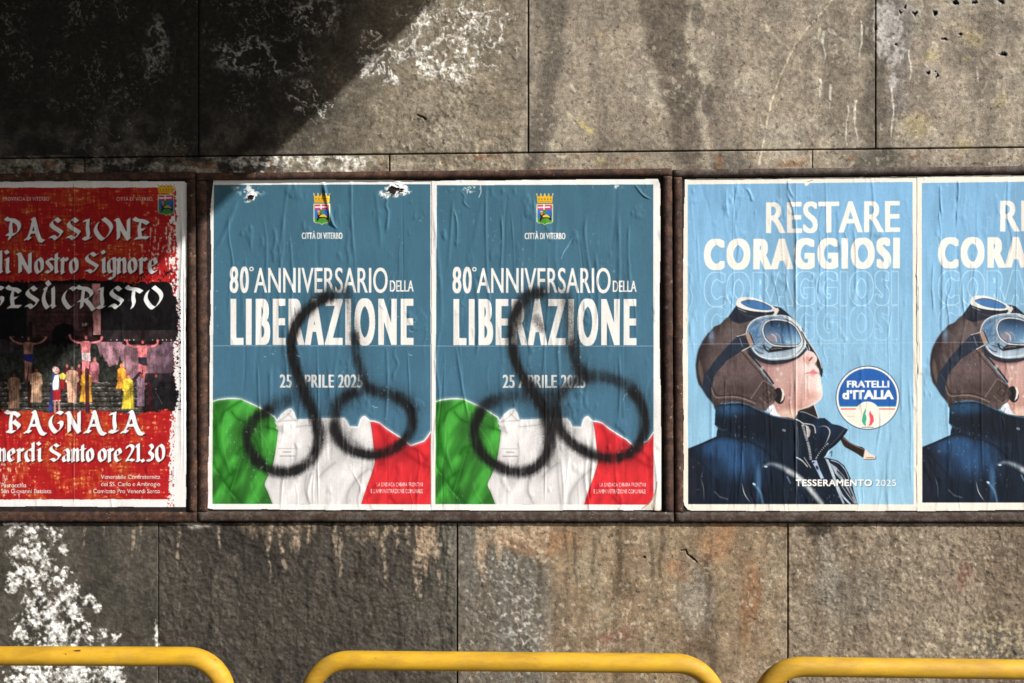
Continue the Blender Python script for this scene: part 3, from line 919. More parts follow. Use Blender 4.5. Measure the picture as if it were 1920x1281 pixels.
def crest(s, cx, cy):
    """small town arms: gold mural crown over a shield, centred on (cx, cy) of the shield"""
    x = lambda v: cx + v
    y = lambda v: cy + v
    gold, dgold = (222, 176, 48), (150, 105, 30)
    s.poly([(x(-14), y(-22)), (x(-15), y(-37)), (x(-11), y(-33)), (x(-7), y(-38)), (x(-4), y(-33)), (x(0), y(-39)), (x(4), y(-33)), (x(7), y(-38)), (x(11), y(-33)), (x(15), y(-37)), (x(14), y(-22))], gold)
    for k in (-11, -5.5, 0, 5.5, 11): s.poly(ell(x(k), y(-29), 1.6, 1.6), dgold)
    s.stroke([(x(-13), y(-25)), (x(13), y(-25))], 1.2, dgold, 0.8)
    for k in (-15, -7.3, 0, 7.3, 15): s.poly(ell(x(k), y(-38), 1.2, 2.2), (205, 190, 120))
    sh = [(x(-15.5), y(-20)), (x(15.5), y(-20)), (x(15.5), y(13)), (x(13), y(16)), (x(4), y(17)), (x(0), y(20)), (x(-4), y(17)), (x(-13), y(16)), (x(-15.5), y(13))]
    s.poly(sh, (188, 205, 150))
    s.poly([(cx + (a - cx) * 0.88, cy + (b - cy) * 0.9) for a, b in sh], (52, 108, 190))
    s.poly([(x(-13.5), y(-18)), (x(13.5), y(-18)), (x(13.5), y(-9)), (x(-13.5), y(-9))], (200, 60, 100))
    s.stroke([(x(-12), y(-13.4)), (x(9), y(-14))], 2.4, (242, 232, 236)); s.stroke([(x(-1.5), y(-18)), (x(-1.5), y(-9.5))], 2.2, (242, 232, 236))
    s.poly([(x(-13.5), y(8)), (x(0), y(6)), (x(13.5), y(9)), (x(13), y(15)), (x(3.5), y(16)), (x(0), y(18.5)), (x(-4), y(16)), (x(-13), y(15))], (74, 140, 46))
    s.poly([(x(-3), y(-9)), (x(3), y(-9)), (x(4), y(-4)), (x(0), y(-1)), (x(-4), y(-4))], (66, 130, 60))
    # striding lion
    s.poly([(x(-8), y(-4)), (x(-4), y(-6)), (x(-2), y(-1)), (x(3), y(1)), (x(9), y(1)), (x(11), y(5)), (x(13), y(10)), (x(10), y(11)), (x(7), y(7)), (x(0), y(7)), (x(-5), y(8)), (x(-8), y(13)), (x(-10), y(11)), (x(-8), y(5)), (x(-9), y(0))], (30, 26, 24), sm=False)
    s.poly([(x(-5), y(5)), (x(-2), y(1)), (x(4), y(0)), (x(9), y(3)), (x(10), y(6)), (x(5), y(5)), (x(0), y(5))], (226, 184, 52))
    s.poly(ell(x(-5.5), y(-1.5), 2.2, 2.8), (206, 128, 66)); s.poly(ell(x(-6), y(-5.5), 2.6, 1.6), (216, 176, 60))
    s.stroke([(x(11), y(4)), (x(13), y(-1)), (x(11), y(-4))], 1.1, (40, 34, 30))


# ---- teal anniversary sheet
def art_anniversary():
    s = Sheet(383, 330, 822, 964, bg=(233, 231, 227))
    X, Y = s.grid()
    rect = [(401, 347), (807, 345.5), (807.5, 946), (398, 945)]
    t = ((Y - 345) / 600)[..., None]
    blue = np.array((64, 104, 123), np.float32) * (1 - t) + np.array((70, 109, 134), np.float32) * t
    blue = blue * (1 + 0.10 * (fbm(X / 30, Y / 90, 501)[..., None] - 0.5))
    s.put(s.pmask(rect), blue)
    R = s.clip(s.pmask(rect))
    wt = (231, 228, 223)
    crest(s, 603.5, 402)
    s.text('CITTÀ DI VITERBO', 566, 642, 448, 436.5, wt, bold=(0.28, 0.05), space=1.1)
    s.text('80', 430.5, 466.5, 549, 500.5, wt, bold=(1.1, 0.5), space=1.2)
    s.stroke(ell(471.5, 504.5, 3.2, 3.2, n=24), 1.9, wt)
    s.text('ANNIVERSARIO', 476, 727, 549, 502.5, wt, bold=(0.55, 0.0), space=1.0)
    s.text('DELLA', 731, 775.5, 547, 526, wt, bold=(0.3, 0), space=1.0)
    s.text('LIBERAZIONE', 432, 775.5, 647, 560.5, wt, bold=(3.3, 1.2), space=1.32)
    s.text('25 APRILE 2025', 524.5, 680, 727, 702.5, (215, 216, 214), bold=(0.8, 0.2), space=1.06)
    s.stroke([(398, 648.5), (808, 648.5)], 1.0, (205, 216, 222), 0.55)
    top = [(398, 753), (410, 749.5), (427, 747.5), (440, 747.3), (452, 748.5), (462, 753), (471, 757), (490, 766), (515, 782),
           (519, 789), (528, 777), (539, 768), (546, 766.5), (551, 774), (556, 787.5), (575, 787), (611, 785), (645, 784.5), (650, 790), (655, 800.5), (672, 801),
           (676, 787), (680, 782), (684, 780.5), (689, 785.5), (694, 789.5), (702, 790), (711, 793), (725, 804), (745, 817), (757, 824), (770, 836), (795, 827), (801, 820), (807.5, 810)]
    s.put(tuple(a * 1 if i else a for i, a in enumerate(s.pmask(top + [(807.5, 946), (398, 945)], 3.0))), (228, 236, 240), 0.5)
    s.put((R, 0, 0), s.img)  # (keeps the glow inside the print)
    green = np.array((62, 140, 54), np.float32) * (1 + 0.25 * (fbm(X / 40, Y / 60, 511)[..., None] - 0.5))
    white = np.array((226, 223, 222), np.float32) * (1 + 0.06 * (fbm(X / 25, Y / 50, 521)[..., None] - 0.5))
    red = np.array((192, 44, 50), np.float32) * (1 + 0.22 * (fbm(X / 40, Y / 50, 531)[..., None] - 0.5))
    fold = fbi((X + 0.5 * Y) / 34, (Y * 0.35 - X * 0.2) / 40, 515, 3)
    fold = 0.72 + 0.5 * ss(0.3, 0.62, fold) - 0.22 * ss(0.66, 0.8, fold)
    green = green * fold[..., None]; red = red * (0.55 + 0.45 * fold)[..., None]; white = white * (0.8 + 0.2 * fold)[..., None]
    gb = [tuple(q) for q in spline([(515.5, 793), (519, 799), (521.5, 806), (518, 838), (512, 870), (504, 890), (496.5, 908), (502, 922), (511, 945)], 6, False)]
    rb = [tuple(q) for q in spline([(694, 789.5), (697.5, 812), (701, 845), (702.5, 866), (696, 890), (685, 920), (677, 946)], 6, False)]
    s.poly(top[:9] + gb + [(398, 945)], green)
    s.poly([(515.5, 793)] + top[9:30 - 4] + rb + gb[::-1], white)
    s.poly(top[25:] + [(807.5, 946)] + rb[::-1], red)
    for bnd in (gb, rb): s.stroke(bnd, 5, (90, 80, 80), 0.22, soft=3)
    s.stroke(top, 2.2, (232, 234, 232), 0.95)
    s.stroke(top, 7, (232, 240, 244), 0.28, soft=3.5)
    dg = (18, 70, 16); lg = (96, 190, 84)
    for p, w in (([(452, 752), (432, 764), (418, 776), (414, 790)], 4), ([(404, 800), (410, 840), (424, 872), (434, 890)], 6), ([(399, 862), (410, 888), (422, 905), (436, 922), (454, 944)], 5),
                 ([(420, 904), (430, 890), (446, 882)], 6), ([(434, 772), (446, 786), (460, 792)], 3), ([(430, 920), (440, 896), (450, 870), (458, 846)], 3), ([(474, 818), (484, 834), (490, 860)], 3),
                 ([(405, 762), (402, 800), (404, 850)], 9), ([(498, 800), (508, 803), (520, 806)], 4), ([(445, 850), (452, 840), (466, 836)], 5)):
        s.stroke(p, w * 2.2, dg, 0.3, soft=w * 2.4, sm=True); s.stroke(p, w * 0.8, dg, 0.5, soft=w * 0.9, sm=True)
    for p in ([(424, 772), (418, 800), (420, 840), (432, 886)], [(456, 850), (446, 880), (434, 918)], [(480, 800), (500, 830), (506, 850)], [(410, 890), (400, 880)], [(470, 905), (476, 925), (488, 944)], [(418, 905), (424, 915), (440, 934)]):
        s.stroke(p, 2.2, lg, 0.4, soft=2, sm=True)
    gr = (150, 148, 150)
    for p, w in (([(520, 792), (540, 778), (546, 768)], 1.2), ([(524, 790), (556, 788)], 1.2), ([(528, 800), (532, 812)], 3), ([(628, 868), (612, 880), (600, 894)], 4), ([(690, 880), (668, 900), (652, 925), (650, 944)], 4),
                 ([(556, 800), (600, 796)], 1.5), ([(553, 832), (556, 850), (548, 880)], 1.5), ([(640, 820), (668, 830), (694, 850)], 5), ([(575, 890), (572, 920), (582, 945)], 3), ([(540, 776), (552, 788)], 1), ([(660, 806), (655, 830)], 3)):
        s.stroke(p, w * 2.5, gr, 0.3, soft=w * 2.5, sm=True); s.stroke(p, w * .8, gr, 0.5, soft=w * 0.7, sm=True)
    s.poly([(516, 802), (523, 798), (530, 812), (520, 806)], (190, 187, 188), 0.8)
    for p, w in (([(768, 838), (785, 846), (800, 862)], 4), ([(712, 800), (722, 830), (716, 870)], 6), ([(760, 850), (790, 870), (804, 876)], 5), ([(730, 930), (742, 944)], 3), ([(705, 910), (690, 930)], 4)):
        s.stroke(p, w * 2, (130, 18, 26), 0.3, soft=w * 2, sm=True); s.stroke(p, w * .8, (130, 18, 26), 0.45, soft=w, sm=True)
    # faint hand stamp of the posting office
    for yy, xa, xb in ((841, 522, 553), (847.5, 531, 546), (855, 525, 553)):
        for xx in np.arange(xa, xb, 2.6): s.stroke([(xx, yy), (xx + 1.5, yy + 0.4)], 1.2 if yy < 845 else 2.4, (120, 118, 122), 0.45)
    s.text('LA SINDACA CHIARA FRONTINI', 706.5, 792.5, 912.2, 905, (240, 222, 220), bold=(0.06, 0), space=1.1)
    s.text("E L'AMMINISTRAZIONE COMUNALE", 695.5, 792.5, 924.7, 917.4, (240, 222, 220), bold=(0.06, 0), space=1.1)
    # anything that spilled over the margin goes back to paper
    m = (1 - R)[..., None]
    s.img = s.img * (1 - m) + np.array((233, 231, 227), np.float32) * m
    return s


SCRIB_A = [  # (points, width, strength) of the spray lines
    ([(622, 556), (603, 562), (584, 575), (567, 592), (554, 612), (547, 635), (546, 655), (552, 685), (561, 713), (572, 742), (584, 768), (593, 792), (598, 818), (594, 842), (585, 860), (569, 875), (548, 884), (524, 885), (500, 878), (482, 864)], 21, 1.0),
    ([(482, 864), (470, 846), (465, 822), (469, 800), (482, 784), (504, 770)], 20, 0.95), ([(490, 776), (512, 764), (540, 752)], 22, 0.5),
    ([(592, 560), (612, 549), (632, 546), (650, 552)], 17, 0.2), ([(600, 560), (622, 548)], 20, 0.35), ([(628, 540), (646, 556)], 22, 0.22),
    ([(650, 546), (656, 565), (660, 600), (666, 640)], 18, 0.42), ([(664, 630), (668, 660), (674, 690), (684, 718), (698, 733)], 19, 0.85),
    ([(690, 728), (712, 736), (736, 741), (754, 750)], 24, 0.8), ([(748, 746), (766, 764), (773, 788), (768, 812), (752, 832), (730, 846), (703, 853), (675, 850), (652, 840), (635, 822), (627, 800)], 20, 1.0),
    ([(627, 804), (628, 780), (634, 760), (646, 746), (660, 738)], 21, 0.85), ([(648, 744), (664, 734), (674, 738)], 16, 0.6),
    ([(568, 722), (584, 768), (596, 806)], 23, 0.7), ([(520, 752), (556, 740)], 30, 0.25), ([(632, 815), (656, 838)], 30, 0.45), ([(470, 845), (462, 815), (475, 790)], 26, 0.4),
    ([(655, 738), (632, 772)], 26, 0.45), ([(590, 880), (575, 900)], 8, 0.15), ([(640, 740), (620, 760)], 14, 0.25), ([(770, 750), (784, 766)], 16, 0.3)]
SCRIB_B = [
    ([(1012, 549), (998, 552), (984, 561), (970, 580), (962, 610), (960, 640), (966, 675), (976, 700), (990, 722), (1006, 745), (1020, 768), (1029, 795), (1031, 825), (1022, 855), (1006, 875), (984, 885), (960, 884), (938, 877), (915, 862), (898, 842), (890, 818), (891, 795), (900, 775)], 21, 1.0),
    ([(896, 782), (906, 764), (924, 752)], 22, 0.75), ([(915, 756), (946, 744), (984, 738)], 24, 0.5), ([(1040, 543), (1016, 548), (996, 554)], 20, 0.26), ([(1006, 545), (992, 560)], 20, 0.35), ([(1022, 552), (1030, 575)], 18, 0.2),
    ([(1060, 552), (1067, 580), (1072, 620), (1076, 660)], 22, 0.45), ([(1074, 645), (1079, 675), (1088, 700)], 21, 0.85),
    ([(1092, 706), (1070, 722), (1050, 738), (1040, 760), (1043, 785)], 22, 0.75), ([(1040, 770), (1046, 796), (1060, 818), (1078, 836), (1100, 848), (1130, 858), (1160, 858), (1188, 845), (1205, 820), (1210, 788), (1202, 757), (1186, 734)], 20, 1.0),
    ([(1194, 742), (1176, 724), (1150, 712), (1120, 706), (1096, 708)], 24, 0.75),
    ([(990, 720), (1020, 770), (1030, 830)], 26, 0.6), ([(1036, 745), (1046, 800)], 30, 0.55), ([(1010, 750), (1045, 740)], 30, 0.5), ([(1006, 598), (1018, 616)], 17, 0.55), ([(1064, 570), (1068, 650)], 28, 0.28),
    ([(972, 606), (996, 572)], 26, 0.4), ([(930, 754), (985, 744)], 28, 0.25), ([(1026, 870), (1034, 840)], 14, 0.4), ([(1088, 690), (1104, 706)], 22, 0.5)]


def spray(s, lines, seed):
    """black aerosol: a dense core that fades into specks, thinner where the hand moved fast"""
    X, Y = s.grid()
    A = np.zeros((s.h, s.w), np.float32)
    wob = fbm(X / 14, Y / 20, seed, 3)
    streak = fbm(X / 4, Y / 46, seed + 11, 3)
    grain = vn(X * 1.25, Y * 1.25, seed + 5)
    wx = X + 5 * (wob - 0.5)
    for pts, w, k in lines:
        r = s.dist(spline(pts, 5, False), w * 1.5)
        if r is None: continue
        D, T, ya, xa = r
        sl = (slice(ya, ya + D.shape[0]), slice(xa, xa + D.shape[1]))
        D = np.maximum(D + 7 * (wob[sl] - 0.5) + 4 * (streak[sl] - 0.5), 0)
        hw = w * 0.535
        core = np.exp(-(D / hw) ** 2.4) * (1.16 if k > 0.9 else 1.0) * (0.5 + 0.95 * wob[sl])
        halo = 0.2 * np.exp(-(D / (hw * 1.9)) ** 2)
        m = k * np.clip(np.maximum(core, halo), 0, 1) * (1 - 0.42 * ss(0.52, 0.78, streak[sl]) * (1.25 - k * 0.75))
        A[sl] = 1 - (1 - A[sl]) * (1 - np.clip(m, 0, 1))
    soft = np.clip(A + (grain - 0.5) * 0.9 * A * (1 - A) * 2, 0, 1)
    s.put((soft * 0.96, 0, 0), (25, 24, 25))
    return A


# ---- pale blue aviator sheet
def art_aviator():
    s = Sheet(1270, 322, 1732, 966, bg=(232, 226, 213))
    X, Y = s.grid()
    rect = [(1289, 346), (1711, 341), (1713.5, 946), (1290, 945.5)]
    R = s.clip(s.pmask(rect))
    t = ((Y - 340) / 605)[..., None]
    b = np.array((120, 169, 206), np.float32) * (1 - t) + np.array((147, 190, 214), np.float32) * t
    b = b * (1 + 0.12 * (fbm(X / 9, Y / 60, 551, 4)[..., None] - 0.5) + 0.08 * (fbi(X / 70, Y / 70, 555)[..., None] - 0.5))
    s.put((R, 0, 0), b)
    wt = (238, 232, 222)
    out = (206, 234, 248)
    s.text('CORAGGIOSI', 1321, 1684, 574, 512, out, bold=(3.6, 2.0), space=1.24, outline=0.9, alpha=1.0, tilt=-3)
    s.text('CORAGGIOSI', 1321, 1684, 639, 577, out, bold=(3.6, 2.0), space=1.24, outline=0.9, alpha=0.68, tilt=-3)
    s.text('CORAGGIOSI', 1321, 1684, 704, 642, out, bold=(3.6, 2.0), space=1.24, outline=0.9, alpha=0.28, tilt=-3)
    s.text('RESTARE', 1436.5, 1687.5, 437.5, 379.5, wt, bold=(1.6, 0.5), space=1.04, tilt=-2.6)
    s.text('CORAGGIOSI', 1320, 1687, 506, 449, wt, bold=(3.5, 2.0), space=1.24, tilt=-3)
    # party-style round badge
    cx, cy = 1627, 746
    s.poly(ell(cx, cy, 60.2, 60, n=90), (52, 74, 104))
    s.poly(ell(cx, cy, 58.6, 58.4, n=90), (238, 234, 226))
    inn = s.clip(s.pmask(ell(cx, cy, 55, 55, n=90)))
    s.put((inn * (Y < 761.5), 0, 0), (38, 92, 166))
    s.put((inn * ((Y >= 761.5) & (Y < 763.3)), 0, 0), (92, 178, 150))
    s.put((inn * ((Y >= 766) & (Y < 768)), 0, 0), (206, 66, 84))
    s.put((inn * (Y >= 768), 0, 0), (234, 226, 210), 0.9)
    s.poly(ell(1626.5, 776, 23.5, 23, n=50), (236, 228, 213))
    s.poly([(1623, 765), (1619, 774), (1617, 783), (1616, 790), (1619, 796), (1624, 799.5), (1623, 793), (1625, 785), (1624, 779), (1622.5, 777), (1624, 770)], (66, 164, 138))
    s.poly([(1631, 769), (1629.5, 777), (1631.5, 786), (1630.5, 794), (1628, 800), (1634, 797), (1638.5, 790), (1637.5, 780), (1634, 776)], (226, 76, 98))
    s.stroke([(1625, 755.5), (1624, 761), (1626, 766)], 0.9, (150, 140, 130), 0.7)
    s.stroke([(1616, 801.4), (1638, 801.4)], 1.0, (60, 60, 66))
    for xx in np.arange(1589, 1602, 2.4): s.stroke([(xx, 781), (xx + 1.3, 780.7)], 1.1, (150, 130, 130), 0.5)
    s.text('FRATELLI', 1588, 1667, 727, 714, (242, 240, 236), bold=(0.75, 0.5), space=1.03)
    s.text('d’ITALIA', 1579.5, 1675.5, 748.8, 731.5, (242, 240, 236), bold=(1.2, 0.9), space=1.03)

    # ---- the picture: a child in flying helmet, goggles and zipped jacket, looking up
    # far side of the cap and its hanging strap
    s.poly([(1504, 615), (1508, 627), (1515, 640), (1527, 657), (1533, 668), (1540, 681), (1542.8, 695), (1542, 702), (1540, 707), (1531, 690), (1522, 668), (1512, 650), (1500, 630)], (44, 40, 42), sm=True)
    s.stroke([(1508, 626), (1517, 642), (1530, 662), (1537, 676), (1541, 690)], 1.6, (220, 222, 220), 0.9, sm=True)
    s.poly([(1488, 772), (1500, 766), (1526, 759), (1530, 770), (1535, 784), (1517, 780), (1500, 776)], (40, 36, 36))
    s.stroke([(1526.5, 760), (1530.5, 771), (1535, 785)], 1.4, (225, 222, 212), 0.9)
    s.poly([(1576, 822), (1581, 819), (1593, 829), (1607, 836), (1619, 840), (1624, 850), (1619, 858), (1607, 851), (1593, 843), (1582, 836)], (42, 34, 31), sm=True)
    s.stroke([(1580, 821), (1594, 831), (1608, 838), (1620, 843)], 1.2, (176, 140, 112), 0.8)
    s.poly([(1622, 842), (1630, 850), (1641, 856), (1642.5, 861), (1621, 863), (1619, 857)], (228, 206, 190))
    s.stroke([(1620, 862), (1642, 861), (1642, 857)], 1.2, (60, 50, 48)); s.stroke([(1624, 858.5), (1638, 858)], 1.2, (90, 76, 70))
    # face
    face = [(1412, 674), (1440, 681), (1465, 680), (1484, 672), (1498, 664), (1508, 657.5), (1517.5, 657.5), (1526, 661.5), (1531.5, 669), (1532, 675), (1528, 682), (1530.5, 687), (1535, 692), (1536.2, 698), (1534.5, 701), (1537, 706), (1539, 715),
            (1540, 725), (1542, 738), (1540.5, 747), (1535, 753), (1526, 759), (1515, 764), (1502, 767.5), (1496, 772), (1493.5, 779), (1490, 786), (1466, 786), (1448, 778), (1440, 760), (1452, 722), (1430, 695)]
    F_ = s.clip(s.pmask(face, 0.3))
    skin = np.zeros((s.h, s.w, 3), np.float32) + np.array((205, 166, 158), np.float32)
    k = ss(1480, 1530, X)
    skin = mixc(skin, (236, 218, 212), k * 0.85)
    skin = mixc(skin, (152, 114, 112), (1 - ss(1418, 1474, X)) * 0.85)
    skin = mixc(skin, (176, 128, 118), ss(715, 770, Y) * (1 - ss(1500, 1535, X)) * 0.75)
    skin = mixc(skin, (206, 158, 146), ss(690, 740, Y) * (1 - 0.5 * k) * 0.4)
    skin = mixc(skin, (250, 236, 226), blob(X, Y, 1536, 728, 6, 24, 0.9) * 0.8 + 0 * X)
    skin = mixc(skin, (236, 206, 186), blob(X, Y, 1480, 776, 26, 12, 0.8) * 0.9)
    skin = mixc(skin, (200, 150, 138), blob(X, Y, 1522, 742, 18, 12, 0.9) * 0.7)
    skin = mixc(skin, (236, 212, 206), blob(X, Y, 1510, 690, 16, 16, 0.9) * 0.7)
    skin = mixc(skin, (120, 88, 88), (1 - ss(0, 9, Y - np.interp(X, [1412, 1440, 1465, 1484, 1498], [676, 683, 682, 674, 666]))) * (X < 1500) * 0.75)
    skin = mixc(skin, (214, 150, 140), blob(X, Y, 1517, 674, 12, 9, 0.9) * 0.75)
    s.put((F_, 0, 0), skin)
    s.poly([(1516, 677), (1518.5, 672.5), (1522, 669), (1524.5, 669.5), (1522, 674), (1517.5, 678)], (116, 62, 62), 0.9, 0.2)
    s.stroke([(1507, 672), (1510, 679), (1516, 681)], 1.8, (196, 130, 120), 0.7, soft=1.2, sm=True)
    s.poly([(1510, 700), (1517, 698), (1522, 693), (1526, 692.5), (1530, 696), (1534.5, 700), (1530, 702), (1524, 704), (1517, 701)], (216, 136, 140), 0.95, 0.3)
    s.stroke([(1509, 700.5), (1518, 699.5), (1524, 697.5), (1530, 699.5)], 1.0, (150, 74, 82), 0.8, sm=True)
    s.stroke([(1518, 704), (1526, 706)], 3, (190, 130, 124), 0.5, soft=2)
    s.stroke([(1540.5, 722), (1541.5, 740), (1534, 752), (1518, 762), (1500, 768)], 2.0, (246, 230, 214), 0.75, soft=1.2, sm=True)
    s.stroke([(1532, 670), (1529.5, 682), (1536, 697), (1539, 715)], 1.2, (250, 240, 232), 0.6, soft=0.8)
    # white scarf at the throat
    s.poly([(1437, 768), (1447.5, 755), (1453, 763), (1456, 772), (1465, 781), (1456, 782), (1444, 777)], (226, 230, 238))
    s.stroke([(1446, 768), (1443, 777)], 1.5, (120, 126, 140), 0.8)
    # helmet
    hel = [(1366, 594), (1350, 608), (1339, 613), (1329, 625), (1319, 639), (1311, 655), (1307.5, 668), (1305.5, 686), (1307.5, 707), (1311, 720), (1317.5, 729), (1326, 743), (1334, 752), (1339, 759), (1341, 766), (1352, 758), (1372, 754), (1394, 756), (1412, 764), (1434, 771), (1442, 762), (1450, 757), (1457.5, 742), (1449, 722), (1431, 702), (1424, 690), (1412, 674), (1404, 655), (1400, 630), (1410, 605), (1430, 596), (1450, 590), (1440, 584), (1400, 583)]
    Hm = s.clip(s.pmask(spline(hel, 4), 0.25))
    br = np.zeros((s.h, s.w, 3), np.float32) + np.array((84, 71, 70), np.float32)
    br = mixc(br, (44, 36, 38), (1 - ss(6, 34, np.hypot(X - 1420, Y - 690) * -1 + 118)) * 0.85)
    br = mixc(br, (96, 86, 85), blob(X, Y, 1375, 625, 34, 34, 0.9) * 0.7)
    br = mixc(br, (104, 86, 87), blob(X, Y, 1386, 692, 44, 34, 0.9) * 0.6)
    br = mixc(br, (66, 54, 53), blob(X, Y, 1392, 730, 60, 14, 0.9) * 0.7)
    br = mixc(br, (112, 134, 158), blob(X, Y, 1334, 630, 7, 18, 0.9) * 0.75)
    br = br * (1 + 0.2 * (fbm(X / 8, Y / 14, 561)[..., None] - 0.5))
    s.put((Hm, 0, 0), br)
    s.stroke(hel[3:15], 3.2, (38, 34, 38), 0.75, soft=1.6)
    # back strap of the goggles
    s.poly([(1386, 629), (1381, 632), (1370, 643), (1354, 660), (1341, 675), (1331, 690), (1322, 701), (1317.5, 720), (1317.5, 729), (1326, 743), (1334.5, 752), (1333, 738), (1334, 724), (1338, 709), (1345, 697), (1354, 687), (1362, 677), (1377.5, 667), (1392, 657), (1400, 652), (1402, 640), (1396, 630)], (36, 44, 58), sm=False)
    s.stroke([(1324, 703), (1331, 714), (1334, 722)], 0.9, (90, 92, 96), 0.7)
    s.poly([(1311, 672), (1317, 690), (1319, 704), (1317, 722), (1311, 704), (1309, 690)], (96, 84, 76), 0.8, 0.5)
    # seams, ear flap
    s.stroke([(1391, 660), (1408, 681), (1425, 700), (1432, 712)], 1.6, (44, 36, 36), 0.95, sm=True); s.stroke([(1396, 658), (1412, 678), (1430, 698), (1442, 713)], 1.6, (128, 112, 106), 0.8, sm=True)
    s.stroke([(1404, 662), (1420, 681), (1436, 700), (1450, 719)], 3.4, (34, 32, 38), 0.95, sm=True)
    s.stroke([(1334, 727), (1338, 741), (1346, 746), (1360, 744.5), (1378, 744.5), (1396, 748.5), (1416, 757)], 1.3, (150, 134, 124), 0.9, sm=True)
    s.stroke([(1337, 727), (1342, 739), (1350, 742), (1378, 741), (1398, 745), (1418, 753)], 2.0, (40, 33, 34), 0.8, sm=True)
    s.stroke([(1340, 752), (1360, 750), (1390, 752), (1412, 760)], 4, (58, 44, 40), 0.7, soft=2, sm=True)
    s.poly([(1431, 713), (1450, 724), (1457.5, 741), (1450, 752), (1441, 760), (1424, 756), (1410, 747), (1420, 730)], (72, 60, 57))
    s.stroke([(1408, 748), (1420, 730), (1431, 713.5), (1450, 724.5)], 1.3, (150, 134, 126), 0.8)
    s.stroke([(1450, 752), (1441, 759), (1432, 754), (1424, 745)], 1.4, (128, 110, 104), 0.8)
    s.stroke([(1438, 731), (1448, 737), (1440, 748), (1430, 740), (1438, 731)], 1.3, (40, 33, 33), 0.85); s.stroke([(1440, 734), (1444, 737)], 2.5, (104, 88, 84), 0.8)
    s.poly(ell(1461, 742.5, 10, 15.5, -10), (30, 29, 33)); s.poly([(1463, 727), (1469, 731), (1471, 740), (1468.5, 750), (1463, 755), (1466, 746), (1466.5, 736)], (236, 226, 214))
    s.poly([(1449, 726), (1457.5, 741), (1451, 751), (1452, 741)], (60, 50, 48))
    # goggles: far cup above, near cup in front
    s.poly([(1381, 572), (1366, 594), (1372, 602), (1386, 607), (1400, 604), (1412, 600), (1430, 594), (1452, 591), (1464, 594), (1490, 606), (1502, 616), (1496, 606), (1487, 597), (1474, 585), (1464, 577), (1450, 574)], (32, 37, 48))
    s.poly([(1380, 570), (1383, 562), (1390, 558), (1406, 557.5), (1425, 562.5), (1449, 574), (1455, 579), (1452, 583), (1437, 585.5), (1412, 583.5), (1395, 580), (1383, 575)], (226, 224, 216), sm=True)
    s.poly([(1381, 572), (1384, 577), (1396, 582), (1404, 586), (1396, 585), (1384, 580)], (150, 158, 168))
    s.poly([(1389, 566.5), (1400, 563.5), (1412, 563.5), (1425, 566.5), (1444, 574.5), (1447.5, 580.5), (1436, 582), (1422, 581), (1406, 577.5), (1394, 572)], (66, 110, 162), sm=True)
    s.stroke([(1390, 566), (1402, 562.8), (1416, 563.8), (1432, 568.5), (1446, 576)], 1.1, (40, 46, 60), 0.9, sm=True)
    s.stroke([(1382, 577), (1396, 583), (1412, 587), (1440, 588)], 1.2, (30, 30, 34), 0.9, sm=True)
    s.stroke([(1386, 584), (1402, 592), (1420, 595), (1440, 592)], 0.8, (126, 118, 112), 0.6, sm=True)
    s.poly([(1450, 582), (1458, 577), (1461, 582), (1456, 590), (1447, 592), (1452, 587)], (214, 210, 202))
    chrome = [(1398.5, 628), (1402.5, 613), (1410, 603), (1422.5, 596), (1438, 592.5), (1456, 591.5), (1471, 592), (1484, 597), (1496, 608), (1503, 620), (1508, 631), (1511, 642), (1508, 654), (1502, 662), (1493, 669), (1477, 674), (1459, 675), (1440, 674.5), (1425, 669), (1412, 658), (1407, 650), (1412, 645), (1406, 636)]
    s.stroke([(1402, 645), (1408, 660), (1420, 671), (1438, 678.5), (1458, 679.5), (1480, 675), (1498, 666), (1509, 655)], 8, (37, 37, 45), 0.97, soft=0.8, sm=True)
    Cm = s.clip(s.pmask(spline(chrome, 5), 0.25))
    ch = np.zeros((s.h, s.w, 3), np.float32) + np.array((132, 158, 182), np.float32)
    ch = mixc(ch, (84, 126, 168), blob(X, Y, 1416, 624, 11, 24, 0.8) * 0.85); ch = mixc(ch, (40, 48, 60), ridge((X + Y) / 13, (Y - X) / 30, 599, 2) ** 6 * 0.4)
    ch = mixc(ch, (216, 220, 220), ss(1470, 1500, X) * 0.8)
    ch = mixc(ch, (196, 208, 216), ss(652, 668, Y) * 0.6)
    s.put((Cm, 0, 0), ch)
    s.stroke(spline(chrome[:13], 4, False), 2.0, (222, 228, 230), 0.9)
    s.stroke(spline(chrome[1:6], 4, False) + (1.5, 4.5), 1.1, (50, 62, 84), 0.7)
    s.stroke([(1404, 626), (1409, 614), (1418, 606), (1432, 600)], 1.0, (50, 66, 96), 0.8, sm=True)
    lens = [(1431.5, 620), (1434, 610), (1440, 604), (1452, 601), (1469, 602.5), (1482, 607), (1493, 617), (1499.5, 630), (1502, 639), (1499, 644), (1492, 647), (1471, 648), (1452, 646), (1443, 641), (1435.5, 633)]
    s.poly(spline(lens, 5), (228, 226, 220)); s.stroke(spline(lens + lens[:1], 5, False), 5.4, (230, 228, 222), 0.95)
    s.stroke(spline(lens + lens[:1], 5, False) + (0, -0.2), 8.4, (60, 66, 80), 0.35, soft=0.8)
    s.stroke(spline(lens + lens[:1], 5, False), 4.6, (232, 231, 226), 0.95)
    L_ = s.clip(s.pmask(spline(lens, 5), 0.2))
    le = np.zeros((s.h, s.w, 3), np.float32) + np.array((74, 112, 150), np.float32)
    le = mixc(le, (34, 52, 76), 1 - ss(602, 626, Y)); le = mixc(le, (150, 190, 216), ss(618, 646, Y) * ss(1450, 1490, X) * 0.9)
    le = mixc(le, (142, 132, 140), blob(X, Y, 1448, 634, 15, 12, 0.7) * 0.9); le = mixc(le, (72, 90, 112), blob(X, Y, 1440, 616, 9, 13, 0.9) * 0.7)
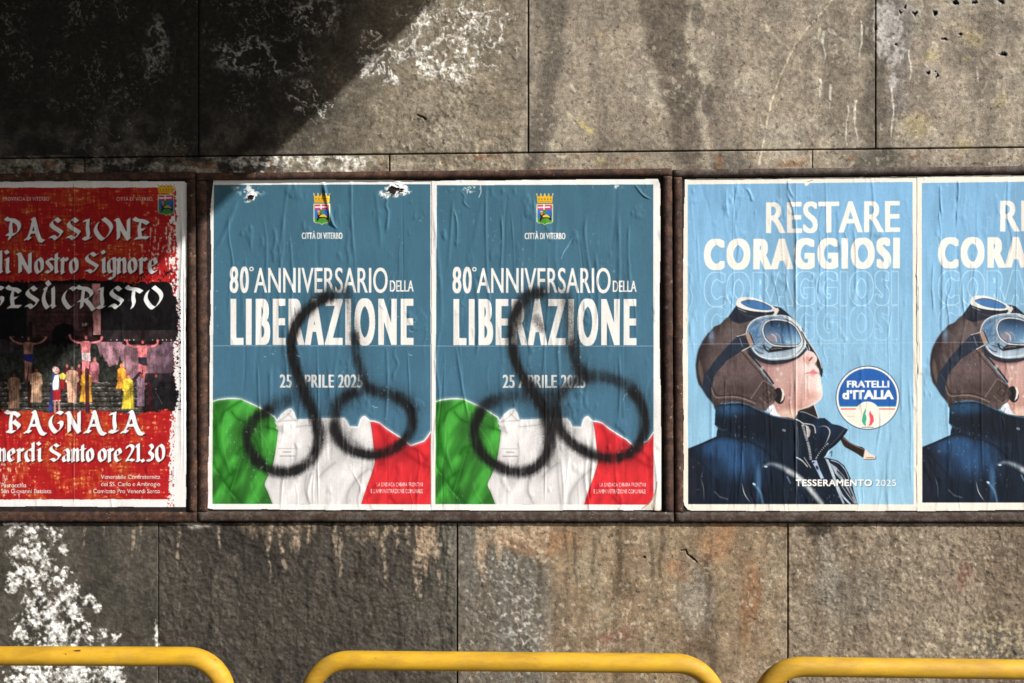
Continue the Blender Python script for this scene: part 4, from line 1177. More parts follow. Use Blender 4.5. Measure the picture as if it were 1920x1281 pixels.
    s.put((L_, 0, 0), le)
    s.stroke([(1447, 627), (1454, 632), (1456, 641)], 1.8, (206, 206, 210), 0.8, sm=True); s.stroke([(1455, 625), (1462, 631), (1464, 641)], 1.4, (170, 176, 186), 0.7, sm=True)
    s.stroke([(1474, 640), (1480, 643), (1482, 639)], 1.2, (210, 220, 228), 0.7)
    s.stroke(spline(lens + lens[:1], 5, False), 1.2, (36, 38, 46), 0.9)
    s.poly([(1441, 656), (1448, 650.5), (1458, 650), (1472, 650.5), (1495, 651), (1482, 655), (1466, 658), (1452, 660), (1444, 661)], (30, 30, 33))
    s.stroke([(1446, 655), (1456, 653), (1466, 653.5)], 1.4, (150, 142, 128), 0.8); s.stroke([(1432, 648), (1436, 656), (1442, 660)], 3.2, (34, 36, 42), 0.9)
    s.stroke([(1420, 650), (1430, 654), (1436, 650), (1444, 655)], 1.3, (36, 40, 48), 0.85, sm=True)
    s.stroke([(1414, 655), (1424, 662), (1430, 663)], 2.4, (52, 60, 74), 0.8)
    s.stroke([(1411, 652), (1422, 666), (1440, 672), (1462, 672), (1482, 668), (1498, 659)], 1.6, (236, 236, 232), 0.9, sm=True)
    s.stroke([(1495, 612), (1504, 630), (1507, 642), (1502, 655), (1492, 664)], 1.3, (46, 48, 54), 0.85, sm=True)
    s.stroke([(1500, 612), (1508, 628), (1518, 656)], 1.8, (230, 230, 226), 0.9, sm=True); s.stroke([(1503, 622), (1512, 640), (1516, 656)], 2.2, (40, 38, 40), 0.9, sm=True)
    s.stroke([(1472, 598), (1486, 605), (1494, 614)], 1.0, (60, 60, 62), 0.7); s.stroke([(1470, 594), (1484, 600), (1492, 608)], 2.0, (240, 238, 230), 0.8)
    s.poly([(1397.5, 627), (1404, 624), (1413, 646), (1406, 649.5)], (160, 130, 112)); s.stroke([(1405.5, 624), (1414.5, 646)], 1.8, (30, 30, 36)); s.stroke([(1397, 627), (1405.5, 650)], 1.0, (44, 40, 42))
    s.stroke([(1382, 631), (1399, 626)], 1.3, (206, 200, 194)); s.stroke([(1391.5, 658), (1408, 649.5)], 1.5, (206, 200, 194)); s.stroke([(1387, 634), (1392, 650)], 0.9, (190, 190, 190), 0.7)
    # jacket
    jac = [(1290, 842), (1296, 840), (1309, 834), (1327, 825.5), (1343, 818.5), (1344, 810), (1346, 802), (1340, 796.5), (1340.6, 785), (1341.5, 766), (1350, 759), (1360, 755), (1377, 754.5), (1393, 755), (1404, 760), (1427, 769), (1450, 779.5), (1466, 782.5), (1478, 783), (1490, 786), (1494, 778), (1498, 772.5), (1507.5, 773), (1521, 778.5), (1535, 784), (1546, 784), (1553, 789), (1560, 795), (1575, 798), (1583, 802), (1589, 805), (1586, 813), (1577, 823), (1567, 834), (1556, 842), (1550, 850), (1547, 858), (1557, 860), (1571, 864), (1583, 873), (1590, 886), (1596, 900), (1601, 921), (1608.5, 946), (1290, 946)]
    Jm = s.clip(s.pmask(jac, 0.2))
    jc = np.zeros((s.h, s.w, 3), np.float32) + np.array((22, 31, 44), np.float32)
    jc = mixc(jc, (42, 74, 112), np.clip(blob(X, Y, 1382, 858, 62, 44, 0.9) + 0.8 * blob(X, Y, 1345, 838, 40, 20, 0.9), 0, 1) * 0.85)
    jc = mixc(jc, (38, 68, 98), blob(X, Y, 1372, 768, 44, 16, 0.9) * 0.95)
    jc = mixc(jc, (20, 26, 36), blob(X, Y, 1430, 800, 78, 32, 0.6) * 0.8)
    jc = mixc(jc, (26, 30, 40), blob(X, Y, 1300, 905, 30, 60, 0.8) * 0.8)
    jc = mixc(jc, (30, 44, 66), blob(X, Y, 1340, 870, 8, 24, 0.8) * 0.7)
    jc = mixc(jc, (74, 120, 166), blob(X, Y, 1422, 905, 7, 40, 0.8) * 0.75); jc = mixc(jc, (28, 34, 46), blob(X, Y, 1408, 922, 14, 24, 0.7) * 0.8)
    jc = mixc(jc, (28, 38, 58), blob(X, Y, 1436, 900, 9, 34, 0.7) * 0.7)
    jc = mixc(jc, (28, 42, 66), blob(X, Y, 1545, 800, 34, 20, 0.8) * 0.8)
    jc = jc * (1 + 0.35 * (fbm(X / 10, Y / 34, 571)[..., None] - 0.5))
    s.put((Jm, 0, 0), jc)
    s.stroke([(1290, 843), (1310, 835), (1330, 827), (1352, 818), (1364, 817)], 3.4, (24, 30, 38), 0.9, soft=0.6, sm=True)
    s.stroke([(1352, 757), (1378, 756), (1394, 757), (1428, 771), (1452, 781), (1490, 787)], 1.6, (84, 122, 150), 0.85, sm=True)
    s.stroke([(1345, 762), (1360, 759), (1394, 759), (1424, 772), (1450, 784)], 3.2, (20, 28, 38), 0.7, soft=1, sm=True)
    s.stroke([(1364, 817), (1386, 824), (1408, 830), (1430, 842), (1450, 860), (1470, 880), (1500, 895)], 4.5, (22, 27, 35), 0.8, soft=2.5, sm=True)
    s.stroke([(1290, 852), (1304, 858), (1320, 872), (1334, 890), (1346, 908), (1352, 930)], 2.2, (20, 26, 36), 0.85, soft=0.8, sm=True)
    s.stroke([(1344, 800), (1352, 806), (1362, 806)], 3, (66, 90, 112), 0.6, soft=1.5); s.stroke([(1346, 810), (1356, 804), (1376, 812)], 1.6, (22, 28, 36), 0.8, soft=0.8)
    s.stroke([(1432, 874), (1446, 870), (1466, 876), (1490, 890), (1508, 906), (1528, 930), (1543, 946)], 8, (176, 190, 198), 0.7, soft=4.5, sm=True, taper=True)
    s.stroke([(1478, 884), (1498, 896), (1520, 918), (1540, 944)], 8, (216, 218, 214), 0.65, soft=3.6, sm=True)
    s.poly(ell(1436, 875, 3, 2), (210, 232, 240)); s.poly(ell(1414, 908, 3.4, 2, 35), (190, 218, 236)); s.stroke([(1416, 911), (1426, 924), (1430, 944)], 3.4, (110, 160, 200), 0.7, soft=2.4, sm=True)
    s.stroke([(1391, 905), (1396, 926), (1408, 944)], 1.4, (206, 210, 210), 0.85, sm=True, taper=True); s.stroke([(1313, 895), (1319, 915), (1320, 940)], 1.4, (130, 138, 146), 0.7, sm=True, taper=True); s.stroke([(1340, 922), (1350, 932), (1364, 936)], 2, (120, 126, 128), 0.6, soft=1.2)
    s.stroke([(1476, 894), (1482, 906)], 2.4, (120, 160, 196), 0.7, soft=1)
    # collar lining, zip and puller
    wv = (224, 222, 214)
    s.stroke([(1492, 786), (1500, 790), (1506, 794), (1520, 796), (1527, 800), (1529, 812)], 1.8, wv, 0.9, sm=True); s.stroke([(1533, 801), (1545, 799), (1553, 803), (1556, 812), (1551, 826), (1545, 838)], 1.8, wv, 0.85, sm=True, taper=True)
    s.poly([(1511, 797), (1516, 800), (1520, 808), (1518, 818), (1514, 822), (1513, 812)], (206, 190, 184), 0.85); s.stroke([(1502, 792), (1512, 800), (1514, 818)], 1.2, wv, 0.8)
    s.stroke([(1500, 772.5), (1508, 773), (1522, 779), (1535, 785)], 1.2, (200, 204, 204), 0.8, sm=True)
    s.stroke([(1588, 806), (1578, 821), (1566, 833), (1556, 841)], 3.4, (18, 18, 22), 0.9); s.stroke([(1584, 804), (1573, 818), (1558, 834)], 1.0, (88, 92, 96), 0.8)
    def teeth(pts, n, w, col=(214, 216, 212)):
        P = spline(pts, 12, False)
        q = np.linspace(0, len(P) - 1, n)
        for v in q:
            i = int(v); a = P[min(i + 1, len(P) - 1)] - P[max(i - 1, 0)]
            a = a / (np.hypot(*a) + 1e-6); nn = np.array([-a[1], a[0]]) * w
            s.stroke([P[i] - nn, P[i] + nn], 1.5, col, 0.9)
    teeth([(1505, 797), (1509, 812), (1514, 828), (1518, 845), (1520, 861)], 24, 1.7)
    teeth([(1552, 832), (1544, 840), (1536, 850), (1530, 860)], 10, 0.7)
    s.stroke([(1495, 800), (1497, 830), (1496, 856)], 1.2, (150, 146, 140), 0.5); s.stroke([(1494, 858), (1504, 864), (1514, 875)], 2.2, (214, 216, 210), 0.85, sm=True); s.stroke([(1508, 858), (1514, 868), (1520, 877)], 1.4, (200, 202, 200), 0.85)
    s.poly([(1521, 864), (1531, 863), (1537, 880), (1545, 897), (1539, 898), (1533, 886), (1527, 874)], (158, 178, 202)); s.poly(ell(1532, 877, 2.2, 4.2, -22), (34, 38, 46)); s.poly(ell(1525.5, 867.5, 1.8, 1.8), (34, 38, 46))
    s.poly(ell(1470, 807, 3.4, 2.2, 20), (150, 170, 180), 0.9); s.poly(ell(1470, 807, 1.6, 1.0), (40, 46, 56))
    # right front: light piping and folds
    lt = (190, 206, 214)
    s.poly([(1547, 859), (1553, 862), (1562, 882), (1570, 906), (1576, 926), (1584, 945), (1580, 945), (1570, 922), (1562, 898), (1554, 876)], lt, 0.85)
    s.poly([(1556, 868), (1568, 876), (1580, 890), (1592, 906), (1600, 924), (1608, 945), (1603, 945), (1590, 920), (1578, 902), (1566, 888)], (170, 182, 190), 0.85)
    s.stroke([(1558, 863), (1572, 868), (1584, 880), (1592, 898)], 1.4, (214, 226, 230), 0.85, sm=True); s.stroke([(1570, 884), (1580, 894), (1588, 908), (1598, 930)], 3, (30, 32, 38), 0.85, sm=True)
    s.stroke([(1571, 912), (1580, 930), (1594, 945)], 3.4, lt, 0.85, sm=True); s.stroke([(1576, 908), (1590, 928), (1602, 944)], 1.2, (220, 228, 230), 0.8)
    s.stroke([(1556, 850), (1560, 846), (1559, 856)], 1.2, (30, 30, 36)); s.stroke([(1546, 858), (1552, 852), (1554, 846)], 2.0, (206, 222, 228), 0.85)
    for a in np.linspace(0, 1, 9): s.stroke([(1562 + 28 * a, 874 + 30 * a), (1565 + 28 * a, 872 + 32 * a)], 0.9, (60, 60, 64), 0.7)
    Pm = np.clip(F_ + Hm + Jm + Cm, 0, 1)
    img2 = np.stack([blur(s.img[..., i], 1) for i in range(3)], -1)
    s.img += (img2 - s.img) * 0.8
    leather = ridge(X / 5, Y / 6, 591, 3)
    s.img *= (1 + Hm * 0.22 * (leather - 0.75) + Hm * 0.22 * (fbi(X / 16, Y / 16, 593, 3) - 0.5) + Jm * 0.5 * (fbm(X / 7, Y / 40, 595, 3) - 0.5) + Pm * 0.14 * (fbi(X / 1.6, Y / 1.6, 597, 2) - 0.5))[..., None]
    s.text('TESSERAMENTO', 1491.5, 1635, 911.3, 899.3, (240, 238, 232), bold=(0.4, 0.25), space=1.08, shadow=(1.2, (14, 20, 30), 0.55))
    s.text('2025', 1641.5, 1680.5, 911.3, 899.6, (236, 238, 236), bold=(0.1, 0), space=1.0, shadow=(1.0, (60, 90, 110), 0.4))
    # worn folds of the printed sheet, the tone darker left of the upright one
    s.put(((1 - ss(0, 70, 1492 - X)) * (X < 1492) * R * 0.10, 0, 0), (30, 24, 24))
    s.stroke([(1491.5, 342), (1492, 946)], 1.2, (70, 80, 92), 0.35); s.stroke([(1493.6, 342), (1494, 946)], 1.4, (240, 240, 236), 0.22)
    s.stroke([(1289, 645.4), (1712, 643)], 0.9, (206, 216, 222), 0.45)
    # flecks where the ink lifted
    fl = ss(0.80, 0.84, fbm(X / 3.5, Y / 4.5, 581, 2)) * ss(0.55, 0.72, fbi(X / 60, Y / 60, 585))
    s.put((fl * R, 0, 0), (186, 208, 212), 0.3)
    for bx, by, r in ((1429, 691, 4), (1458, 692, 3.4), (1465, 701, 3), (1457, 713, 3), (1480, 746, 3), (1482, 754, 1.6), (1459, 765, 2)):
        s.poly(ell(bx, by, r * 0.8, r), (206, 214, 206), 0.6, 0.6)
    m = (1 - R)[..., None]
    s.img = s.img * (1 - m) + np.array((232, 226, 213), np.float32) * m
    return s


# ---- red passion play sheet
def art_passion():
    s = Sheet(-96, 332, 362, 962, bg=(232, 231, 229))
    X, Y = s.grid()
    n = fbi(X / 26, Y / 26, 601); n2 = fbi(X / 4, Y / 4, 605, 3); nv = fbm(X / 3, Y / 16, 611, 3); nh = fbm(X / 16, Y / 3, 621, 3)
    red = np.zeros((s.h, s.w, 3), np.float32) + np.array((174, 35, 35), np.float32)
    red = mixc(red, (190, 84, 42), ss(0.46, 0.66, n + 0.25 * (nv + nh - 1)) * 0.75)
    red = mixc(red, (186, 34, 40), ss(230, 320, X + 60 * (n - 0.5)) * 0.7)
    red = mixc(red, (150, 26, 28), ss(0.6, 0.42, nv * 0.5 + nh * 0.5) * 0.5)
    red = mixc(red, (232, 170, 110), ss(0.62, 0.70, n2 * 0.5 + nv * 0.25 + nh * 0.25 + 0.10 * (n - 0.5)) * 0.75)
    wear = ss(190, 320, X) * ss(380, 430, Y) * (1 - ss(500, 535, Y)) + 0.8 * (1 - ss(20, 90, X)) * ss(800, 880, Y)
    red = mixc(red, (232, 222, 208), ss(0.60, 0.70, nv * 0.5 + n2 * 0.4 + 0.12 * wear) * np.clip(wear, 0, 1) * 0.9)
    rag = 7 * (fbm(X / 14, Y / 9, 631, 4, 0.65) - 0.5) + 4 * (n2 - 0.5)
    edge = np.interp(Y, [340, 400, 440, 470, 520, 560, 620, 700, 760, 800, 870, 936], [329, 330, 329, 332, 331, 330, 328, 324, 322, 319, 318, 318])
    Rm = ((X + 1.6 * rag < edge) & (Y + 0.35 * rag > 352) & (Y + 0.3 * rag < 936.5)).astype(np.float32)
    s.put((Rm, 0, 0), red)
    # torn-looking white channel beside the edge of the print
    chn = ss(0.52, 0.6, fbm(X / 4, Y / 8, 641, 3)) * (np.abs(X - 322 - 4 * (n - 0.5)) < 5.5 + 3 * (n2 - 0.5)) * ((Y < 560))
    s.put((chn.astype(np.float32), 0, 0), (230, 228, 224))
    spk = ss(0.66, 0.7, fbm(X / 2.6, Y / 3.2, 645, 2)) * ((X > edge - 4) & (X < edge + 9)) * (Y > 560)
    s.put((spk.astype(np.float32), 0, 0), red, 0.8)
    # the photograph in the middle
    ph = ((X + 1.5 * rag < np.interp(Y, [530, 560, 600, 650, 700, 740, 772], [318, 330, 336, 326, 324, 334, 326])) & (Y + 1.4 * rag > np.interp(X, [-96, 60, 130, 200, 250, 300, 330], [526, 528, 526, 524, 532, 528, 534])) & (Y + 1.6 * rag < np.interp(X, [-96, 100, 180, 260, 330], [770, 772, 770, 776, 768])))
    s.put((ph.astype(np.float32), 0, 0), (20, 18, 20))
    P = ph.astype(np.float32)
    # stone tower, archway
    tow = np.zeros((s.h, s.w, 3), np.float32) + np.array((62, 40, 42), np.float32)
    tow = tow * (0.7 + 0.7 * fbm(X / 9, Y / 5, 651, 3)[..., None])
    tow = mixc(tow, (34, 22, 24), ((Y % 9) < 1.4) * 0.7)
    s.put((P * ((X > 52) & (X < 172) & (Y > 532) & (Y < 640)), 0, 0), tow)
    for a in np.linspace(math.pi * 0.06, math.pi * 0.94, 12):
        s.stroke([(121 + 26 * math.cos(a), 634 - 30 * math.sin(a)), (121 + 42 * math.cos(a), 634 - 46 * math.sin(a))], 4, (86, 50, 50), 0.6)
    s.poly([(97, 650), (97, 626), (104, 612), (121, 605), (138, 612), (145, 626), (145, 650)], (14, 12, 15))
    s.poly([(140, 532), (147, 532), (147, 650), (140, 650)], (92, 72, 74), 0.6)
    s.poly([(172, 532), (188, 532), (189, 628), (175, 628)], (204, 142, 142), 0.9)
    s.poly([(50, 580), (66, 580), (66, 640), (50, 640)], (74, 56, 52), 0.8); s.poly([(54, 604), (61, 604), (61, 632), (54, 632)], (26, 16, 18))
    # wall at the right with a string of lamps
    wl = np.zeros((s.h, s.w, 3), np.float32) + np.array((150, 112, 122), np.float32)
    wl = mixc(wl, (88, 70, 82), ss(250, 325, X) * 0.9) * (0.75 + 0.5 * fbm(X / 12, Y / 20, 661)[..., None])
    s.put((P * ((X > 178) & (Y > 641) & (Y < 716)), 0, 0), wl)
    s.put((P * ((X > 190) & (Y > 619) & (Y < 641)), 0, 0), (46, 38, 40))
    s.put((P * ((X < 40) & (Y > 636) & (Y < 665)), 0, 0), (66, 56, 66))
    for xx in (195, 208, 219, 234, 243, 251, 271, 286, 295, 305, 312, 321): s.poly(ell(xx, 637.5, 1.0, 1.2), (226, 216, 210))
    for xx in (25, 42): s.poly(ell(xx, 632, 1.1, 1.2), (190, 186, 190))
    # shrubs and mossy steps
    bush = np.zeros((s.h, s.w, 3), np.float32) + np.array((44, 46, 42), np.float32)
    bush = bush * (0.5 + 1.1 * fbm(X / 3.5, Y / 4, 671, 3)[..., None])
    topb = np.interp(X, [-96, 0, 20, 40, 70, 150, 172, 180, 190, 215, 225, 240], [660, 668, 655, 652, 650, 648, 650, 640, 668, 690, 672, 705]) + 14 * (vn(X / 4, Y / 30, 675) - 0.5)
    s.put((P * ((Y > topb) & (Y < 722) & (X < 236)), 0, 0), bush)
    st = np.zeros((s.h, s.w, 3), np.float32) + np.array((66, 63, 58), np.float32)
    st = st * (0.55 + 0.9 * fbm(X / 5, Y / 3, 681, 3)[..., None])
    st = mixc(st, (186, 182, 178), ss(0.58, 0.7, fbm(X / 5, Y / 2.2, 685, 3)) * (((Y - 716) % 9.5) < 4) * 0.8)
    st = mixc(st, (24, 22, 22), (((Y - 716) % 9.5) > 7.5) * 0.75)
    s.put((P * (Y > 714) * (1 - 0.75 * ss(270, 300, X)), 0, 0), st)
    s.put((P * ((X > 268) & (Y > 700)) * 0.75, 0, 0), (26, 24, 26))

    def robe(x, yt, yb, wt_, wb, col, head=(196, 130, 112), stripes=None, hood=None):
        s.poly([(x - wt_, yt + 4), (x - wt_ * 0.4, yt), (x + wt_ * 0.4, yt), (x + wt_, yt + 4), (x + wt_ * 1.15, yt + 22), (x + wt_ * 0.85, yt + 24), (x + wb, yb), (x - wb, yb), (x - wt_ * 0.85, yt + 24), (x - wt_ * 1.15, yt + 22)], col)
        s.poly([(x + wt_ * 0.35, yt + 8), (x + wt_, yt + 6), (x + wb, yb), (x + wb * 0.45, yb)], tuple(v * 0.72 for v in col), 0.6)
        s.poly(ell(x, yt - 4.2, 3.2, 4.4), hood or tuple(v * 0.45 for v in head)); s.poly(ell(x + 0.6, yt - 3.4, 2.2, 3.1), head)
        dk = tuple(v * 0.6 for v in col)
        s.stroke([(x - wt_, yt + 7), (x - wt_ * 0.9, yt + 18), (x, yt + 22)], 1.2, dk, 0.8); s.stroke([(x + wt_, yt + 7), (x + wt_ * 0.9, yt + 18), (x, yt + 22)], 1.2, dk, 0.8)
        s.poly(ell(x, yt + 22, 2.2, 1.5), head)
        for k in (-0.45, 0.1, 0.55): s.stroke([(x + k * wt_ * 0.7, yt + 27), (x + k * wb, yb)], 1.3, dk, 0.55, soft=0.5)
        if stripes:
            for k in np.linspace(-0.85, 0.85, 6): s.stroke([(x + k * wt_, yt + 5), (x + k * wb, yb)], 0.9, stripes, 0.75)
        s.stroke([(x - wt_ * 0.8, yt + 24), (x + wt_ * 0.8, yt + 24)], 1.0, tuple(v * 0.6 for v in col), 0.8)

    def cross(x, y, skin, cloth, span=36, tilt=0, beam=(40, 22, 22)):
        """a bare-chested actor with arms spread on a wooden cross"""
        s.stroke([(x - span * 1.18, y + 5 + tilt), (x + span * 1.18, y + 5 - tilt)], 7, beam, 0.95)
        s.stroke([(x + 1, y - 18), (x + 3, y + 130)], 7, beam, 0.95)
        for sg in (-1, 1):
            s.stroke([(x + sg * 7, y + 13), (x + sg * 17, y + 12), (x + sg * 27, y + 8 - sg * tilt * .6), (x + sg * span, y + 2 - sg * tilt)], 3.4, skin, sm=True)
            s.poly(ell(x + sg * span, y + 1 - sg * tilt, 2.6, 2.6), skin)
        s.poly([(x - 9, y + 11), (x + 9, y + 11), (x + 8, y + 24), (x + 7, y + 33), (x - 7, y + 33), (x - 8, y + 24)], skin, sm=True)
        s.stroke([(x + 4, y + 13), (x + 4, y + 30)], 3, tuple(v * 0.72 for v in skin), 0.5, soft=1.5)
        s.poly(ell(x + 1, y + 2.5, 3.6, 5.0), tuple(v * 0.34 for v in skin)); s.poly(ell(x + 0.4, y + 3.6, 2.3, 3.4), tuple(v * .92 for v in skin)); s.stroke([(x - 5, y + 19), (x, y + 21), (x + 5, y + 19)], 1, tuple(v * 0.66 for v in skin), 0.7, sm=True); s.stroke([(x, y + 14), (x, y + 31)], 0.9, tuple(v * 0.7 for v in skin), 0.6)
        s.poly([(x - 6.5, y + 42), (x, y + 44), (x - 1, y + 62), (x - 3, y + 80), (x - 6, y + 80), (x - 7, y + 60)], skin, sm=True)
        s.poly([(x + 0.5, y + 44), (x + 7, y + 42), (x + 6, y + 60), (x + 3, y + 80), (x, y + 80), (x + 0.5, y + 60)], tuple(v * 0.88 for v in skin), sm=True)
        s.poly([(x - 8, y + 32), (x + 8, y + 32), (x + 9, y + 48), (x + 1, y + 47), (x - 7, y + 44)], cloth)
        s.stroke([(x - 8, y + 82), (x + 8, y + 82)], 3, tuple(v * 0.7 for v in skin), 0.8)
    cross(53, 632, (178, 128, 114), (44, 44, 120), 33)
    cross(161, 630, (238, 138, 142), (238, 220, 220), 30, -2)
    cross(267, 638, (238, 130, 134), (52, 48, 56), 29)
    s.poly([(152, 609), (166, 604.5), (168, 611), (154, 615.5)], (26, 16, 16))
    s.text('INRI', 154, 165.5, 612.8, 607.4, (230, 216, 206), bold=(0.2, 0), tilt=-2.6)
    s.stroke([(228, 738), (262, 700)], 6, (40, 34, 36), 0.95)
    robe(125, 690, 730, 6, 7, (96, 44, 52)); robe(148, 690, 735, 6, 8, (110, 48, 56)); robe(177, 678, 717, 8, 8, (186, 112, 122), hood=(180, 110, 120))
    robe(26, 707, 766, 11, 10, (176, 140, 116), (120, 70, 60), (96, 60, 52)); robe(68, 698, 755, 10, 11, (216, 178, 146), (206, 110, 104), (120, 74, 60))
    robe(135, 694, 755, 11, 8, (226, 178, 148), (206, 150, 130)); robe(161, 700, 754, 9, 12, (238, 176, 60), (230, 140, 120), hood=(238, 176, 60)); s.stroke([(163, 694), (164, 772)], 7.5, (72, 34, 42), 0.96)
    robe(228, 690, 729, 8, 11, (240, 164, 62), (226, 130, 100), hood=(236, 160, 60)); robe(240, 710, 767, 9, 12, (222, 196, 66), (226, 130, 104))
    for xx in (232, 238, 245, 250): s.stroke([(xx, 730), (xx + 1, 764)], 0.9, (170, 146, 40), 0.5)
    robe(264, 708, 762, 7, 7, (140, 112, 130), (176, 96, 90)); robe(292, 708, 766, 8, 9, (36, 34, 38), (150, 84, 80)); s.stroke([(292, 735), (304, 757)], 1.4, (90, 88, 92), 0.8)
    s.poly([(276, 718), (284, 718), (286, 772), (278, 772)], (60, 26, 32), 0.9)
    # the man in white reading from a sheet, dark blue cloak
    s.poly([(99, 701), (104, 700), (100, 730), (99, 772), (90, 772), (95, 740)], (54, 68, 128)); s.poly([(103, 704), (110, 702), (111, 722), (109, 734), (99, 732), (99, 718)], (240, 238, 238))
    s.poly([(99, 732), (113, 730), (114, 750), (99, 752)], (190, 50, 56)); s.stroke([(100, 752), (113, 751)], 1.8, (240, 220, 216)); s.stroke([(103, 753), (103, 772)], 4, (206, 146, 136)); s.stroke([(110, 753), (111, 772)], 4, (196, 136, 126))
    s.poly(ell(106, 695, 5.6, 6.6), (232, 170, 164)); s.poly(ell(103, 693, 4.6, 5.6), (228, 196, 186)); s.poly([(110, 703), (118, 699), (125, 704), (120, 712), (113, 711)], (240, 224, 96)); s.poly([(112, 712), (120, 714), (118, 734), (112, 732)], (160, 38, 46))
    s.put((P * (1 - ss(40, 190, X)) * ss(700, 640, Y) * 0.25, 0, 0), (10, 8, 10))
    # night photograph: grain, uneven stage light, folds in the robes
    img2 = np.stack([blur(s.img[..., i], 1) for i in range(3)], -1)
    s.img += (img2 - s.img) * P[..., None] * 0.85
    gl = 0.85 + 0.4 * ss(0.3, 0.7, fbi(X / 10, Y / 13, 655, 3)) + 0.45 * (fbm(X / 2.0, Y / 14, 657, 3) - 0.5) + 0.35 * (fbi(X / 1.7, Y / 1.7, 659, 2) - 0.5)
    s.img *= (1 + P * (np.clip(gl, 0.3, 1.5) * 0.92 - 1))[..., None]
    # splashy fringe: print flecks over the margin
    sp = ss(0.63, 0.67, fbm(X / 3.2, Y / 2.4, 691, 2)) * ((X > 322) & (X < 340)) * ((Y > 560) & (Y < 780))
    s.put((sp.astype(np.float32), 0, 0), (30, 24, 26))
    sp = ss(0.6, 0.66, fbm(X / 2.6, Y / 5, 695, 2)) * (Y > 505) * (Y < 545) * (X > 240) * (X < 335)
    s.put((sp.astype(np.float32), 0, 0), (24, 18, 20), 0.9)
    # coat of arms and small print
    s.poly([(299, 348), (323, 348), (323, 362), (299, 362)], (196, 84, 40), 0.9)
    crest(s, 311.5, 385); s.poly([(296.5, 374), (327, 374), (327, 403), (296.5, 403)], (30, 74, 110), 0.28)
    tx = (224, 220, 214)
    s.text('PROVINCIA DI VITERBO', 5.5, 92.5, 376.3, 369.5, tx, bold=(0.08, 0.05), space=1.06); s.text('CITTÀ DI VITERBO', 218.5, 285.5, 376.6, 369.8, tx, bold=(0.08, 0.05), space=1.06)
    for t, a, b, yb in (('Venerabile Confraternita', 189, 300.5, 898.2), ('dei SS. Carlo e Ambrogio', 189.5, 300.5, 911.8), ('e Comitato Pro Venerdì Santo', 166.5, 300, 925)):
        s.text(t, a, b, yb, yb - 8.0, (240, 232, 226), bold=(0.15, 0.1), shadow=(0.8, (60, 10, 10), 0.5))
    s.text('Parrocchia', 2.5, 49.5, 914, 906, (240, 232, 226), bold=(0.15, 0.1), shadow=(0.8, (60, 10, 10), 0.5))
    s.text('San Giovanni Battista', 2, 96.5, 924.8, 916.8, (240, 232, 226), bold=(0.15, 0.1), shadow=(0.8, (60, 10, 10), 0.5))
    gw = (236, 237, 238)
    gothic(s, [('A', -56, -8), ('P', 8, 41), ('A', 43, 86), ('S', 88, 121), ('S', 120, 154), ('I', 152, 175), ('O', 172, 215), ('N', 212, 249), ('E', 248, 282)], 450, 41, gw, 0.175)
    gothic(s, [('d', -22, 6), ('i', 6, 22), ('N', 28, 64), ('o', 63, 83), ('s', 83, 101), ('t', 99, 112), ('r', 111, 129), ('o', 128, 148), ('S', 154, 188), ('i', 188, 201), ('g', 199, 219), ('n', 217, 239), ('o', 238, 258), ('r', 258, 277), ('e', 276, 297)], 513, 40, gw, 0.16, 30)
    gothic(s, [('G', -26, 11), ('E', 10, 42), ('S', 43, 76), ('U', 76, 107), ('`', 84, 98), ('C', 112, 144), ('R', 142, 182), ('I', 179, 201), ('S', 200, 235), ('T', 234, 269), ('O', 266, 309)], 579, 42, gw, 0.175)
    gothic(s, [('B', 8, 43), ('A', 42, 90), ('G', 88, 122), ('N', 120, 156), ('A', 154, 202), ('I', 201, 226), ('A', 223, 274)], 812, 41, gw, 0.175)
    gothic(s, [('V', -58, -22), ('e', -22, -4), ('n', -6, 13), ('e', 12, 30), ('r', 30, 46), ('d', 45, 66), ('i', 66, 82), ('S', 88, 117), ('a', 115, 133), ('n', 132, 150), ('t', 149, 161), ('o', 160, 177), ('o', 182, 201), ('r', 200, 214), ('e', 212, 230), ('2', 233, 254), ('1', 252, 265), ('.', 264, 272), ('3', 272, 291), ('0', 289, 311)], 866, 34, gw, 0.17, 30)
    # fold down the sheet
    s.stroke([(137.5, 345), (137.5, 940)], 1.3, (40, 20, 20), 0.35); s.stroke([(139.4, 345), (139.4, 940)], 1.2, (250, 235, 230), 0.2)
    return s


